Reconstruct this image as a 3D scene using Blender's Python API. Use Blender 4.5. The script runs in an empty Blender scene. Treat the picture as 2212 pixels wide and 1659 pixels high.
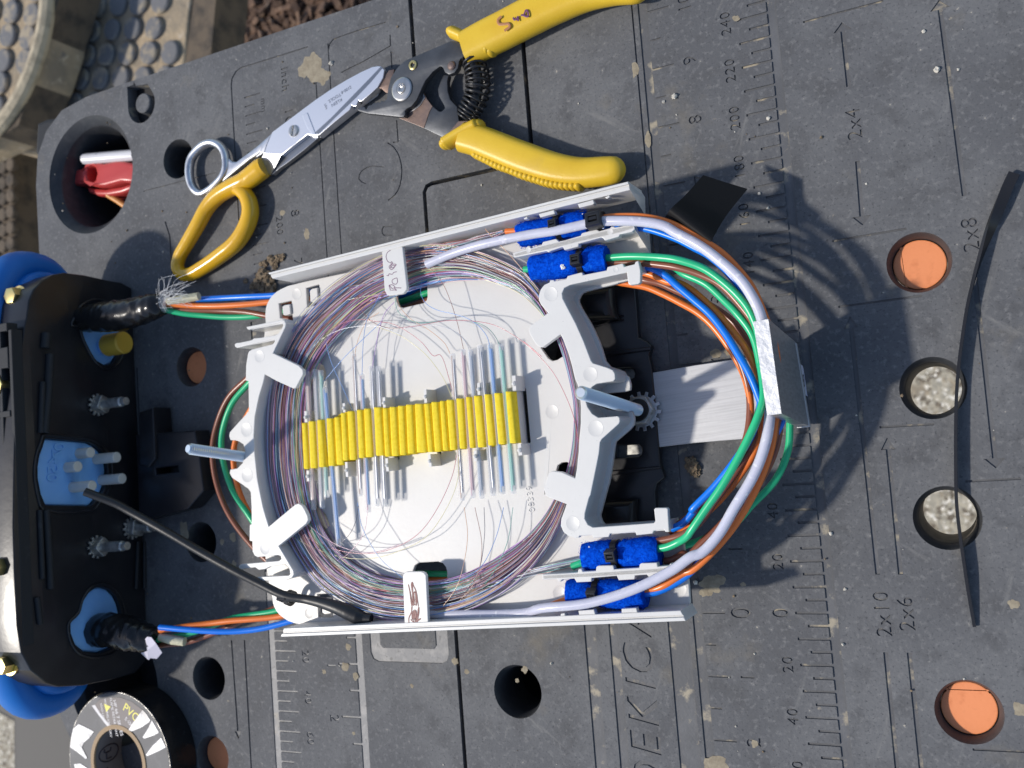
import bpy, bmesh, math, random
from mathutils import Vector, Matrix
U = 0.001                                   # everything below is written in millimetres
rnd = random.Random(7)

# ------------------------------------------------------------------ camera, sky, sun, exposure
scn = bpy.context.scene
COL = scn.collection
CAM = Vector((247.857725729, 69.932427054, 384.730202002))
RX = Vector((0.893596722, -0.076998797, -0.442217236))
RY = Vector((-0.101980629, -0.9942403, -0.032957215))
RZ = Vector((-0.437132531, 0.074548051, -0.896302258))
FPX = 2050.0
cam_data = bpy.data.cameras.new('camera')
cam = bpy.data.objects.new('camera', cam_data)
COL.objects.link(cam)
m3 = Matrix((RX, -RY, -RZ)).transposed()
cam.matrix_world = Matrix.Translation(CAM * U) @ m3.to_4x4()
cam_data.sensor_fit = 'HORIZONTAL'
cam_data.sensor_width = 36.0
cam_data.lens = 36.0 * FPX / 2212.0
cam_data.clip_start = 0.01
cam_data.clip_end = 60.0
cam_data.dof.use_dof = True
cam_data.dof.focus_distance = 0.372
cam_data.dof.aperture_fstop = 17.0
scn.camera = cam

SUN_EL, SUN_AZ = math.radians(47), math.radians(16)     # travel direction of the light, seen from above
world = bpy.data.worlds.new('World')
scn.world = world
world.use_nodes = True
wn = world.node_tree.nodes
wl = world.node_tree.links
wn.clear()
wo = wn.new('ShaderNodeOutputWorld')
wb = wn.new('ShaderNodeBackground')
sky = wn.new('ShaderNodeTexSky')
sky.sky_type = 'NISHITA'
sky.sun_disc = False
sky.sun_elevation = SUN_EL
sky.sun_rotation = math.radians(-90 - 16)
wb.inputs['Strength'].default_value = 0.14
wl.new(sky.outputs[0], wb.inputs[0])
wl.new(wb.outputs[0], wo.inputs[0])
sd = bpy.data.lights.new('sun', 'SUN')
sd.energy = 3.35
sd.angle = math.radians(2.6)
sd.color = (1.0, 0.94, 0.855)
sun = bpy.data.objects.new('sun', sd)
COL.objects.link(sun)
sdir = Vector((math.cos(SUN_EL) * math.cos(SUN_AZ), math.cos(SUN_EL) * math.sin(SUN_AZ), -math.sin(SUN_EL)))
sun.rotation_euler = sdir.to_track_quat('-Z', 'Y').to_euler()
sun.location = (-1.0, -0.3, 1.2)
scn.view_settings.view_transform = 'Standard'
scn.view_settings.look = 'None'
scn.view_settings.exposure = 0.0
scn.view_settings.gamma = 1.0
scn.view_settings.use_curve_mapping = False
scn.render.film_transparent = False
scn.cycles.max_bounces = 8
scn.cycles.transparent_max_bounces = 24
scn.cycles.use_denoising = True
scn.cycles.caustics_reflective = False
scn.cycles.caustics_refractive = False


# ------------------------------------------------------------------ from photo measurements to places
def P(x, y, z=0.0):
    """the point at height z seen at photo position (x, y)"""
    d = RX * ((x - 1106.0) / FPX) + RY * ((y - 829.5) / FPX) + RZ
    t = (z - CAM.z) / d.z
    return CAM + d * t


def PX(x, y, X):
    """the point of the upright plane x = X seen at photo position (x, y)"""
    d = RX * ((x - 1106.0) / FPX) + RY * ((y - 829.5) / FPX) + RZ
    t = (X - CAM.x) / d.x
    return CAM + d * t


def crop(sx, sy, k=6.0):
    def f(*pts):
        return [(sx * 0.548611 + x / k, sy * 0.548611 + y / k) for x, y in pts]
    return f


G = {}
for _i in range(9):
    G[_i + 1] = crop((_i % 3) * 1344, (_i // 3) * 1008, 3.0)
K_a = crop(900, 1000); K_b = crop(900, 1504); K_c = crop(900, 2008); K_d = crop(1500, 2008)
K_e = crop(2100, 1900); K_f = crop(1990, 660); K_g = crop(1480, 900); K_h = crop(2000, 1000)
K_i = crop(2000, 1450); K_j = crop(1150, 1400)
K_m = crop(200, 2520); K_n = crop(0, 1000); K_o = crop(0, 1504); K_p = crop(0, 2008); K_q = crop(0, 2500)
K_r = crop(600, 250); K_s = crop(1000, 200); K_t = crop(1400, 100)


def F(*pts):
    return list(pts)


def at(pts, z=0.0):
    """photo positions -> points at height z (z may be one number or a list)"""
    if not hasattr(z, '__len__'):
        z = [z] * len(pts)
    if len(z) != len(pts):
        n = len(pts)
        zz = []
        for i in range(n):
            t = i / max(1, n - 1) * (len(z) - 1)
            a = min(int(t), len(z) - 2)
            zz.append(z[a] + (z[a + 1] - z[a]) * (t - a))
        z = zz
    return [P(x, y, h) for (x, y), h in zip(pts, z)]


def spline(pts, n=8, closed=False):
    pts = [Vector(p) for p in pts]
    out = []
    N = len(pts)
    segs = N if closed else N - 1
    for i in range(segs):
        if closed:
            p0, p1, p2, p3 = pts[(i - 1) % N], pts[i], pts[(i + 1) % N], pts[(i + 2) % N]
        else:
            p1, p2 = pts[i], pts[i + 1]
            p0 = pts[i - 1] if i > 0 else p1 * 2 - p2
            p3 = pts[i + 2] if i + 2 < N else p2 * 2 - p1
        d1 = max((p1 - p0).length, 1e-6) ** 0.5
        d2 = max((p2 - p1).length, 1e-6) ** 0.5
        d3 = max((p3 - p2).length, 1e-6) ** 0.5
        m1 = ((p1 - p0) / d1 - (p2 - p0) / (d1 + d2) + (p2 - p1) / d2) * d2
        m2 = ((p2 - p1) / d2 - (p3 - p1) / (d2 + d3) + (p3 - p2) / d3) * d2
        for j in range(n):
            t = j / n
            t2, t3 = t * t, t * t * t
            out.append(p1 * (2 * t3 - 3 * t2 + 1) + m1 * (t3 - 2 * t2 + t) + p2 * (-2 * t3 + 3 * t2) + m2 * (t3 - t2))
    if not closed:
        out.append(pts[-1].copy())
    return out


def chaikin(pts, n=1, closed=True, q=0.25):
    pts = [Vector((p[0], p[1])) for p in pts]
    for _ in range(n):
        o = []
        for i in range(len(pts)):
            a, b = pts[i], pts[(i + 1) % len(pts)]
            o += [a.lerp(b, q), a.lerp(b, 1 - q)]
        pts = o
    return pts


def w2(pts, z=0.0):
    return [(p.x, p.y) for p in at(pts, z)]


def circle(c, r, n=40):
    return [(c[0] + r * math.cos(2 * math.pi * i / n), c[1] + r * math.sin(2 * math.pi * i / n)) for i in range(n)]


def strip(a, b, w):
    a, b = Vector(a[:2]), Vector(b[:2])
    d = (b - a).normalized()
    s = Vector((-d.y, d.x)) * (w / 2)
    return [tuple(a + s), tuple(b + s), tuple(b - s), tuple(a - s)]


def ribbon2(pts, w):
    """outline of a polyline drawn with width w (plan view)"""
    pts = [Vector(p[:2]) for p in pts]
    L, R = [], []
    for i, p in enumerate(pts):
        a = (p - pts[i - 1]).normalized() if i else (pts[1] - p).normalized()
        b = (pts[i + 1] - p).normalized() if i + 1 < len(pts) else a
        t = (a + b).normalized()
        k = 1 / max(0.5, t.dot(a))
        s = Vector((-t.y, t.x)) * (w / 2 * k)
        L.append(tuple(p + s)); R.append(tuple(p - s))
    return L + R[::-1]


# ------------------------------------------------------------------ materials
MATS = {}


def mat(name, col, rough=0.5, metal=0.0, var=None, bump=None, alpha=1.0, coat=0.0, spec=0.5, stretch=None, sub=0.0, sheen=0.0, trans=0.0):
    """var = list of (scale, colour, low, high, detail); bump = (scale, distance mm, detail)"""
    m = bpy.data.materials.new(name)
    m.use_nodes = True
    nt = m.node_tree
    b = nt.nodes['Principled BSDF']
    b.inputs['Base Color'].default_value = (*col, 1)
    b.inputs['Roughness'].default_value = rough
    b.inputs['Metallic'].default_value = metal
    b.inputs['Alpha'].default_value = alpha
    b.inputs['Coat Weight'].default_value = coat
    b.inputs['Specular IOR Level'].default_value = spec
    b.inputs['Sheen Weight'].default_value = sheen
    b.inputs['Transmission Weight'].default_value = trans
    if sub:
        b.inputs['Subsurface Weight'].default_value = sub
        b.inputs['Subsurface Radius'].default_value = (1, 1, 1)
        b.inputs['Subsurface Scale'].default_value = 0.0015
    geo = nt.nodes.new('ShaderNodeNewGeometry')
    vec = geo.outputs['Position']
    if stretch:
        mp = nt.nodes.new('ShaderNodeMapping')
        mp.inputs['Scale'].default_value = stretch[0]
        mp.inputs['Rotation'].default_value = (0, 0, math.radians(stretch[1]))
        nt.links.new(vec, mp.inputs['Vector'])
        vec = mp.outputs[0]
    prev = None
    for v in (var or []):
        sc, c2, lo, hi = v[:4]
        det = v[4] if len(v) > 4 else 5
        vv = vec
        if len(v) > 5:
            mp = nt.nodes.new('ShaderNodeMapping')
            mp.inputs['Rotation'].default_value = (0, 0, math.radians(v[5][1]))
            mp.inputs['Scale'].default_value = v[5][0]
            mp.vector_type = 'TEXTURE' if False else 'POINT'
            rot = nt.nodes.new('ShaderNodeVectorRotate')
            rot.rotation_type = 'Z_AXIS'
            rot.inputs['Angle'].default_value = math.radians(v[5][1])
            nt.links.new(geo.outputs['Position'], rot.inputs['Vector'])
            mp.inputs['Rotation'].default_value = (0, 0, 0)
            nt.links.new(rot.outputs[0], mp.inputs['Vector'])
            vv = mp.outputs[0]
        n = nt.nodes.new('ShaderNodeTexNoise')
        n.inputs['Scale'].default_value = sc
        n.inputs['Detail'].default_value = det
        n.inputs['Roughness'].default_value = 0.6
        nt.links.new(vv, n.inputs['Vector'])
        r = nt.nodes.new('ShaderNodeMapRange')
        r.inputs['From Min'].default_value = lo
        r.inputs['From Max'].default_value = hi
        r.clamp = True
        nt.links.new(n.outputs['Fac'], r.inputs['Value'])
        mx = nt.nodes.new('ShaderNodeMix')
        mx.data_type = 'RGBA'
        nt.links.new(r.outputs[0], mx.inputs['Factor'])
        if prev is None:
            mx.inputs[6].default_value = (*col, 1)
        else:
            nt.links.new(prev, mx.inputs[6])
        mx.inputs[7].default_value = (*c2, 1)
        prev = mx.outputs[2]
    if prev is not None:
        nt.links.new(prev, b.inputs['Base Color'])
    if bump:
        n = nt.nodes.new('ShaderNodeTexNoise')
        n.inputs['Scale'].default_value = bump[0]
        n.inputs['Detail'].default_value = bump[2] if len(bump) > 2 else 3
        nt.links.new(vec, n.inputs['Vector'])
        bp = nt.nodes.new('ShaderNodeBump')
        bp.inputs['Strength'].default_value = 1.0
        bp.inputs['Distance'].default_value = bump[1] * U
        nt.links.new(n.outputs['Fac'], bp.inputs['Height'])
        nt.links.new(bp.outputs[0], b.inputs['Normal'])
    MATS[name] = m
    return m


TAN = (0.30, 0.23, 0.145)
mat('table_plastic', (0.112, 0.114, 0.120), 0.66, spec=0.14, var=[
    (14, (0.148, 0.150, 0.154), 0.42, 0.62),
    (75, (0.102, 0.103, 0.107), 0.50, 0.66),
    (420, (0.185, 0.185, 0.186), 0.53, 0.72, 4),
    (900, (0.072, 0.074, 0.080), 0.57, 0.72, 3),
    (22, (0.185, 0.165, 0.132), 0.60, 0.80, 8),
    (60, (0.215, 0.212, 0.205), 0.63, 0.80, 7, ((0.30, 2.2, 1), 38)),
    (70, (0.215, 0.212, 0.205), 0.64, 0.80, 7, ((2.2, 0.26, 1), 21)),
    (52, (0.205, 0.20, 0.19), 0.65, 0.80, 7, ((0.24, 2.0, 1), -62)),
    (120, (0.34, 0.30, 0.235), 0.70, 0.76, 5),
    (420, (0.42, 0.38, 0.31), 0.735, 0.78, 2),
], bump=(800, 0.16, 5))
mat('table_groove', (0.105, 0.107, 0.112), 0.55, spec=0.3, var=[
    (60, (0.14, 0.142, 0.148), 0.45, 0.7), (110, (0.36, 0.315, 0.235), 0.56, 0.66, 6)], bump=(900, 0.10, 3))
mat('table_worn', (0.20, 0.20, 0.203), 0.5, spec=0.35, var=[
    (140, (0.30, 0.29, 0.28), 0.5, 0.68, 6), (60, (0.33, 0.29, 0.22), 0.60, 0.74, 6), (300, (0.13, 0.13, 0.13), 0.6, 0.7)], bump=(700, 0.10, 3))
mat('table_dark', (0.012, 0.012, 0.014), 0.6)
mat('table_cup', (0.035, 0.037, 0.041), 0.5, var=[(200, (0.06, 0.06, 0.062), 0.5, 0.75)], bump=(500, .1))
mat('sleeve_tan', (0.19, 0.165, 0.13), 0.7, var=[(150, (0.11, 0.095, 0.075), 0.4, 0.65)], bump=(800, .15))
mat('orange_plug', (0.86, 0.30, 0.12), 0.5, var=[(260, (0.74, 0.24, 0.09), 0.55, 0.75)], bump=(600, .05))
mat('white_plastic', (0.70, 0.69, 0.662), 0.36, spec=0.4, var=[(40, (0.67, 0.656, 0.63), 0.4, 0.7), (1500, (0.45, 0.44, 0.42), 0.75, 0.80, 1)], sub=0.10, bump=(500, 0.025))
mat('white_bright', (0.78, 0.77, 0.75), 0.35, sub=0.1)
mat('yellow_foam', (0.93, 0.71, 0.05), 0.75, spec=0.15, var=[(700, (0.86, 0.62, 0.018), 0.45, 0.7)], bump=(1800, 0.07))
mat('yellow_grip', (0.74, 0.49, 0.035), 0.40, var=[(60, (0.68, 0.43, 0.025), 0.45, 0.75), (25, (0.60, 0.40, 0.06), 0.62, 0.8)], bump=(1100, 0.05), spec=0.45)
mat('yellow_dip', (0.78, 0.45, 0.018), 0.22, var=[(70, (0.70, 0.385, 0.012), 0.45, 0.75)], bump=(160, 0.15), coat=0.3)
mat('ink_purple', (0.16, 0.05, 0.13), 0.45)
mat('ink_red', (0.20, 0.055, 0.05), 0.45)
mat('ink_faded', (0.42, 0.19, 0.08), 0.5)
mat('felt', (0.002, 0.088, 0.68), 0.95, var=[(900, (0.001, 0.045, 0.46), 0.42, 0.65, 4), (400, (0.012, 0.17, 0.82), 0.58, 0.74, 4)], bump=(1300, 0.4, 5), spec=0.03)
mat('zip_black', (0.016, 0.016, 0.018), 0.33, bump=(700, .04))
mat('black_plastic', (0.013, 0.013, 0.016), 0.32, var=[(50, (0.022, 0.022, 0.025), 0.45, 0.7)], bump=(300, 0.05))
mat('black_frame', (0.030, 0.032, 0.036), 0.62, spec=0.2, var=[(120, (0.07, 0.07, 0.075), 0.62, 0.8)], bump=(300, 0.08))
mat('black_rubber', (0.017, 0.018, 0.020), 0.42, bump=(600, 0.06))
mat('black_tape', (0.012, 0.012, 0.013), 0.24, var=[(300, (0.03, 0.03, 0.032), 0.6, 0.8)], bump=(130, 0.35, 4))
mat('tape_flag', (0.008, 0.008, 0.009), 0.62, spec=0.2, bump=(500, 0.08))
mat('tape_grey', (0.115, 0.115, 0.12), 0.55, spec=0.3, var=[(60, (0.19, 0.19, 0.2), 0.5, 0.72, 6)], bump=(150, 0.12))
mat('tape_label', (0.15, 0.128, 0.128), 0.5, spec=.3, bump=(120, 0.1))
mat('foil_white', (0.60, 0.60, 0.62), 0.4, var=[(90, (0.22, 0.22, 0.24), 0.50, 0.64)], bump=(150, 0.4))
mat('print_white', (0.62, 0.61, 0.63), 0.5)
mat('print_yellow', (0.80, 0.72, 0.04), 0.5)
mat('cardboard', (0.42, 0.30, 0.18), 0.8, bump=(900, .15))
mat('core_grey', (0.17, 0.17, 0.175), 0.5)
mat('steel', (0.70, 0.71, 0.74), 0.36, 0.95, var=[(160, (0.50, 0.51, 0.55), 0.45, 0.65)], bump=(400, .02))
mat('steel_brushed', (0.56, 0.56, 0.565), 0.5, 0.7, var=[(420, (0.48, 0.48, 0.485), 0.4, 0.65, 4, ((0.12, 4, 1), -4))], bump=(500, .02))
mat('blade_face', (0.78, 0.79, 0.83), 0.34, 0.9)
mat('blade_bevel', (0.33, 0.34, 0.36), 0.30, 1.0)
mat('steel_dark', (0.085, 0.09, 0.098), 0.42, 0.6, var=[(70, (0.13, 0.135, 0.145), 0.45, 0.7), (45, (0.17, 0.105, 0.08), 0.66, 0.8)], bump=(500, .04))
mat('steel_rust', (0.20, 0.145, 0.125), 0.45, 0.6, var=[(90, (0.30, 0.20, 0.15), 0.45, 0.7)], bump=(500, .08))
mat('steel_bright', (0.68, 0.65, 0.60), 0.28, 1.0, var=[(120, (0.48, 0.45, 0.41), 0.5, 0.7)])
mat('zinc', (0.74, 0.80, 0.84), 0.32, 0.9)
mat('galv', (0.58, 0.57, 0.54), 0.45, 0.85, var=[(250, (0.24, 0.235, 0.225), 0.45, 0.7)])
mat('brass', (0.80, 0.64, 0.26), 0.28, 1.0)
mat('aluminium', (0.72, 0.725, 0.735), 0.42, 0.9, var=[(260, (0.58, 0.585, 0.59), 0.4, 0.66, 4, ((0.12, 3.5, 1), 2)), (30, (0.86, 0.86, 0.87), 0.5, 0.75)], bump=(380, .04))
mat('aluminium_rough', (0.80, 0.80, 0.805), 0.46, 0.75, bump=(260, .35, 5))
mat('paper_label', (0.62, 0.60, 0.70), 0.55)
mat('print_black', (0.035, 0.03, 0.04), 0.5)
mat('gel_blue', (0.20, 0.45, 0.86), 0.4, var=[(60, (0.25, 0.52, 0.90), 0.45, 0.7)], sub=0.3, bump=(200, .1))
mat('clamp_blue', (0.008, 0.16, 0.56), 0.45, spec=.35, var=[(20, (0.006, 0.135, 0.48), 0.4, 0.7)], bump=(200, .03))
mat('pin_white', (0.62, 0.60, 0.55), 0.5, bump=(400, .1))
mat('plug_yellow', (0.62, 0.40, 0.05), 0.5)
mat('wire_blue', (0.004, 0.19, 0.82), 0.30)
mat('wire_orange', (0.86, 0.21, 0.04), 0.30)
mat('wire_green', (0.025, 0.50, 0.22), 0.30)
mat('wire_brown', (0.25, 0.085, 0.05), 0.30)
mat('wire_clear', (0.70, 0.70, 0.80), 0.26, var=[(120, (0.62, 0.62, 0.74), 0.4, 0.7), (330, (0.86, 0.86, 0.92), 0.66, 0.72, 1)], alpha=0.86, sub=0.25)
mat('kevlar', (0.62, 0.58, 0.40), 0.5, bump=(500, .3))
mat('sleeve_clear', (0.86, 0.86, 0.87), 0.10, alpha=0.30, spec=0.6)
mat('red_plastic', (0.55, 0.065, 0.06), 0.32, sub=0.1, bump=(200, .05))
mat('white_rod', (0.74, 0.74, 0.77), 0.35)
mat('orange_stick', (0.75, 0.32, 0.08), 0.5)
mat('dirt', (0.26, 0.195, 0.125), 0.95, var=[(400, (0.17, 0.125, 0.08), 0.4, 0.65), (900, (0.40, 0.31, 0.20), 0.6, 0.75)], bump=(900, 0.6, 5))
mat('mud', (0.33, 0.285, 0.205), 0.9, var=[(250, (0.24, 0.20, 0.14), 0.4, 0.65)], bump=(900, 0.2, 5))
mat('grit', (0.62, 0.58, 0.50), 0.8)
mat('concrete', (0.40, 0.36, 0.28), 0.9, var=[(110, (0.13, 0.105, 0.075), 0.50, 0.60, 4), (150, (0.78, 0.73, 0.63), 0.56, 0.62, 2), (70, (0.30, 0.25, 0.18), 0.56, 0.66, 2)], bump=(120, 4.0, 4))
mat('mulch', (0.16, 0.095, 0.06), 0.9, var=[(60, (0.09, 0.055, 0.04), 0.4, 0.6), (110, (0.33, 0.24, 0.17), 0.58, 0.7)], bump=(300, .8))
mat('soil', (0.05, 0.035, 0.025), 0.95, bump=(150, 4))
mat('mat_grey', (0.16, 0.16, 0.165), 0.85, var=[(60, (0.36, 0.30, 0.215), 0.50, 0.64, 6)], bump=(300, .6))
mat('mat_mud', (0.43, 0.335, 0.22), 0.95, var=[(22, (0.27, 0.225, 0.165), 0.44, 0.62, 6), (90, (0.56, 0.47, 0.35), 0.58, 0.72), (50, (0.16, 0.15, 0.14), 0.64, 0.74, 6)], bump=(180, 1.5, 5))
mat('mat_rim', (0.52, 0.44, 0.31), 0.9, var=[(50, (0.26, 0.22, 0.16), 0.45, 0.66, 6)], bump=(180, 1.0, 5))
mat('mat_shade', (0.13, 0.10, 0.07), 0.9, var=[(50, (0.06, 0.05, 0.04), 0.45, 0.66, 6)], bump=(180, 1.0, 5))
FIB = [('blue', (0.16, 0.36, 0.75)), ('orange', (0.74, 0.42, 0.24)), ('green', (0.16, 0.46, 0.36)), ('brown', (0.38, 0.19, 0.15)),
       ('slate', (0.46, 0.47, 0.53)), ('white', (0.80, 0.80, 0.80)), ('red', (0.55, 0.16, 0.20)), ('black', (0.10, 0.10, 0.14)),
       ('yellow', (0.78, 0.72, 0.38)), ('violet', (0.46, 0.25, 0.58)), ('rose', (0.76, 0.48, 0.55)), ('aqua', (0.46, 0.72, 0.78))]
for n_, c_ in FIB:
    mat('fibre_' + n_, c_, 0.22, spec=0.8)


def tint(name, col):
    return mat(name, col, 0.3, alpha=0.8)


# ------------------------------------------------------------------ mesh building
class M:
    def __init__(s):
        s.v, s.f, s.m = [], [], []

    def add(s, vs, fs, mi=0):
        o = len(s.v)
        s.v += [tuple(v) for v in vs]
        s.f += [tuple(i + o for i in f) for f in fs]
        s.m += [mi] * len(fs)
        return s

    def tube(s, pts, r, n=10, mi=0, closed=False, caps=True, flat=1.0, up=None):
        pts = [Vector(p) for p in pts]
        N = len(pts)
        if not hasattr(r, '__len__'):
            r = [r] * N
        elif len(r) != N:
            rr = []
            for i in range(N):
                t = i / max(1, N - 1) * (len(r) - 1)
                a = min(int(t), len(r) - 2)
                rr.append(r[a] + (r[a + 1] - r[a]) * (t - a))
            r = rr
        tang = []
        for i in range(N):
            a = pts[i - 1] if (i or closed) else pts[i]
            b = pts[(i + 1) % N] if (i + 1 < N or closed) else pts[i]
            t = b - a
            tang.append(t.normalized() if t.length > 1e-9 else Vector((1, 0, 0)))
        up0 = Vector(up) if up else Vector((0, 0, 1))
        if abs(tang[0].dot(up0)) > 0.95:
            up0 = Vector((0, 1, 0))
        nrm = (up0 - tang[0] * up0.dot(tang[0])).normalized()
        vs, fs = [], []
        for i in range(N):
            if up:
                u0 = Vector(up)
                nn = u0 - tang[i] * u0.dot(tang[i])
                nrm = nn.normalized() if nn.length > 1e-6 else nrm
            else:
                nrm = (nrm - tang[i] * nrm.dot(tang[i]))
                nrm = nrm.normalized() if nrm.length > 1e-6 else Vector((0, 0, 1))
            bi = tang[i].cross(nrm)
            for k in range(n):
                a = 2 * math.pi * k / n
                vs.append(pts[i] + nrm * (math.sin(a) * r[i] * flat) + bi * (math.cos(a) * r[i]))
        R = N if closed else N - 1
        for i in range(R):
            j = (i + 1) % N
            for k in range(n):
                k2 = (k + 1) % n
                fs.append((i * n + k, i * n + k2, j * n + k2, j * n + k))
        if caps and not closed:
            fs.append(tuple(range(n - 1, -1, -1)))
            fs.append(tuple((N - 1) * n + k for k in range(n)))
        return s.add(vs, fs, mi)

    def lathe(s, prof, o, axis=(0, 0, 1), n=32, mi=0, sx=1.0):
        """prof: list of (radius, distance along axis)"""
        ax = Vector(axis).normalized()
        t = Vector((1, 0, 0)) if abs(ax.x) < 0.9 else Vector((0, 1, 0))
        a = (t - ax * t.dot(ax)).normalized()
        b = ax.cross(a)
        o = Vector(o)
        vs, fs = [], []
        for r, h in prof:
            for k in range(n):
                th = 2 * math.pi * k / n
                vs.append(o + ax * h + (a * math.cos(th) * sx + b * math.sin(th)) * r)
        for i in range(len(prof) - 1):
            for k in range(n):
                k2 = (k + 1) % n
                fs.append((i * n + k, i * n + k2, (i + 1) * n + k2, (i + 1) * n + k))
        if prof[0][0] > 0.001:
            pass
        return s.add(vs, fs, mi)

    def cyl(s, o, axis, r, h, n=24, mi=0, bev=0.15):
        bev = min(bev, r * .4, h * .4)
        return s.lathe([(0.0005, 0), (r - bev, 0), (r, bev), (r, h - bev), (r - bev, h), (0.0005, h)], o, axis, n, mi)

    def box(s, c, size, rz=0.0, mi=0, mtx=None):
        hx, hy, hz = size[0] / 2, size[1] / 2, size[2] / 2
        mt = Matrix.Translation(Vector(c)) @ Matrix.Rotation(rz, 4, 'Z') if mtx is None else Matrix.Translation(Vector(c)) @ mtx
        vs = [mt @ Vector((x * hx, y * hy, z * hz)) for x, y, z in
              ((-1, -1, -1), (1, -1, -1), (1, 1, -1), (-1, 1, -1), (-1, -1, 1), (1, -1, 1), (1, 1, 1), (-1, 1, 1))]
        return s.add(vs, [(3, 2, 1, 0), (4, 5, 6, 7), (0, 1, 5, 4), (1, 2, 6, 5), (2, 3, 7, 6), (3, 0, 4, 7)], mi)

    def hexa(s, top, bot, mi=0):
        """eight corners: four on top (in order), four below them"""
        vs = list(top) + list(bot)
        return s.add(vs, [(0, 1, 2, 3), (7, 6, 5, 4), (0, 4, 5, 1), (1, 5, 6, 2), (2, 6, 7, 3), (3, 7, 4, 0)], mi)

    def plate(s, outer, holes=(), z0=0.0, z1=1.0, bev=0.0, mi=0, mtx=None, res=1):
        """a flat piece with holes between heights z0 and z1, edges rounded by bev"""
        cu = bpy.data.curves.new('tmp', 'CURVE')
        cu.dimensions = '2D'
        cu.fill_mode = 'BOTH'
        loops = [outer] + list(holes) if outer is not None else list(holes)
        if bev > 0:
            cl_ = []
            for lp in loops:
                o = [lp[0]]
                for q in lp[1:]:
                    if math.hypot(q[0] - o[-1][0], q[1] - o[-1][1]) > bev * 0.75:
                        o.append(q)
                while len(o) > 3 and math.hypot(o[0][0] - o[-1][0], o[0][1] - o[-1][1]) < bev * 0.75:
                    o.pop()
                cl_.append(o)
            loops = cl_
        for lp in loops:
            sp = cu.splines.new('POLY')
            sp.points.add(len(lp) - 1)
            for p, q in zip(sp.points, lp):
                p.co = (q[0], q[1], 0, 1)
            sp.use_cyclic_u = True
        h = (z1 - z0) / 2
        bev = min(bev, h * 0.95)
        cu.extrude = max(h - bev, 1e-5)
        if bev > 0:
            cu.bevel_depth = bev
            cu.bevel_resolution = res
            cu.offset = -bev
        ob = bpy.data.objects.new('tmp', cu)
        me = bpy.data.meshes.new_from_object(ob)
        zc = (z0 + z1) / 2
        T = Matrix.Translation((0, 0, zc))
        if mtx is not None:
            T = mtx @ T
        s.add([T @ v.co for v in me.vertices], [tuple(p.vertices) for p in me.polygons], mi)
        bpy.data.meshes.remove(me)
        bpy.data.objects.remove(ob)
        bpy.data.curves.remove(cu)
        return s

    def blob(s, c, r, n=2, amp=0.3, seed=0, mi=0, squash=1.0, freq=1.0):
        from mathutils import noise
        bm = bmesh.new()
        bmesh.ops.create_icosphere(bm, subdivisions=n, radius=1.0)
        c = Vector(c)
        off = Vector((seed * 3.7, seed * 1.9, seed * 5.3))
        vs = []
        for v in bm.verts:
            k = 1 + amp * noise.noise(v.co * 1.7 * freq + off) + amp * 0.6 * noise.noise(v.co * 4.1 * freq + off)
            p = v.co * (r * k)
            p.z *= squash
            vs.append(c + p)
        fs = [tuple(v.index for v in f.verts) for f in bm.faces]
        bm.free()
        return s.add(vs, fs, mi)

    def build(s, name, mats, parent=None, smooth=18, origin=None, weld=True):
        if isinstance(mats, str):
            mats = [mats]
        me = bpy.data.meshes.new(name)
        if parent is not None:
            off = Vector((0, 0, 0))
            p = parent
            while p is not None:
                off += Vector(p.location) / U
                p = p.parent
        else:
            if origin is None:
                xs = [v[0] for v in s.v]; ys = [v[1] for v in s.v]; zs = [v[2] for v in s.v]
                origin = ((min(xs) + max(xs)) / 2, (min(ys) + max(ys)) / 2, min(zs))
            off = Vector(origin)
        me.from_pydata([((Vector(v) - off) * U) for v in s.v], [], s.f)
        for i, k in enumerate(s.m):
            me.polygons[i].material_index = k
        for mn in mats:
            me.materials.append(MATS[mn])
        bm = bmesh.new()
        bm.from_mesh(me)
        if weld:
            bmesh.ops.remove_doubles(bm, verts=bm.verts, dist=0.004 * U)
        bmesh.ops.recalc_face_normals(bm, faces=bm.faces)
        bm.to_mesh(me)
        bm.free()
        me.shade_smooth()
        me.set_sharp_from_angle(angle=math.radians(smooth))
        o = bpy.data.objects.new(name, me)
        COL.objects.link(o)
        if parent is not None:
            o.parent = parent
        else:
            o.location = off * U
        return o


def tag(o, label=None, cat=None, group=None, kind=None):
    if label: o['label'] = label
    if cat: o['category'] = cat
    if group: o['group'] = group
    if kind: o['kind'] = kind
    return o


def thing(name, label, cat, loc=(0, 0, 0), group=None):
    o = bpy.data.objects.new(name, None)
    o.empty_display_size = 0.01
    COL.objects.link(o)
    o.location = Vector(loc) * U
    return tag(o, label, cat, group)


def text_mesh(body, size, mtx, extrude=0.1, mi=0, m=None, bold=0.0, shear=0.0, spacing=1.0):
    cu = bpy.data.curves.new('txt', 'FONT')
    cu.body = body
    cu.size = size
    cu.align_x = 'CENTER'
    cu.align_y = 'CENTER'
    cu.extrude = extrude
    cu.offset = bold
    cu.shear = shear
    cu.space_character = spacing
    cu.resolution_u = 4
    ob = bpy.data.objects.new('txt', cu)
    me = bpy.data.meshes.new_from_object(ob)
    m = m or M()
    m.add([mtx @ v.co for v in me.vertices], [tuple(p.vertices) for p in me.polygons], mi)
    bpy.data.meshes.remove(me)
    bpy.data.objects.remove(ob)
    bpy.data.curves.remove(cu)
    return m


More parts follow.
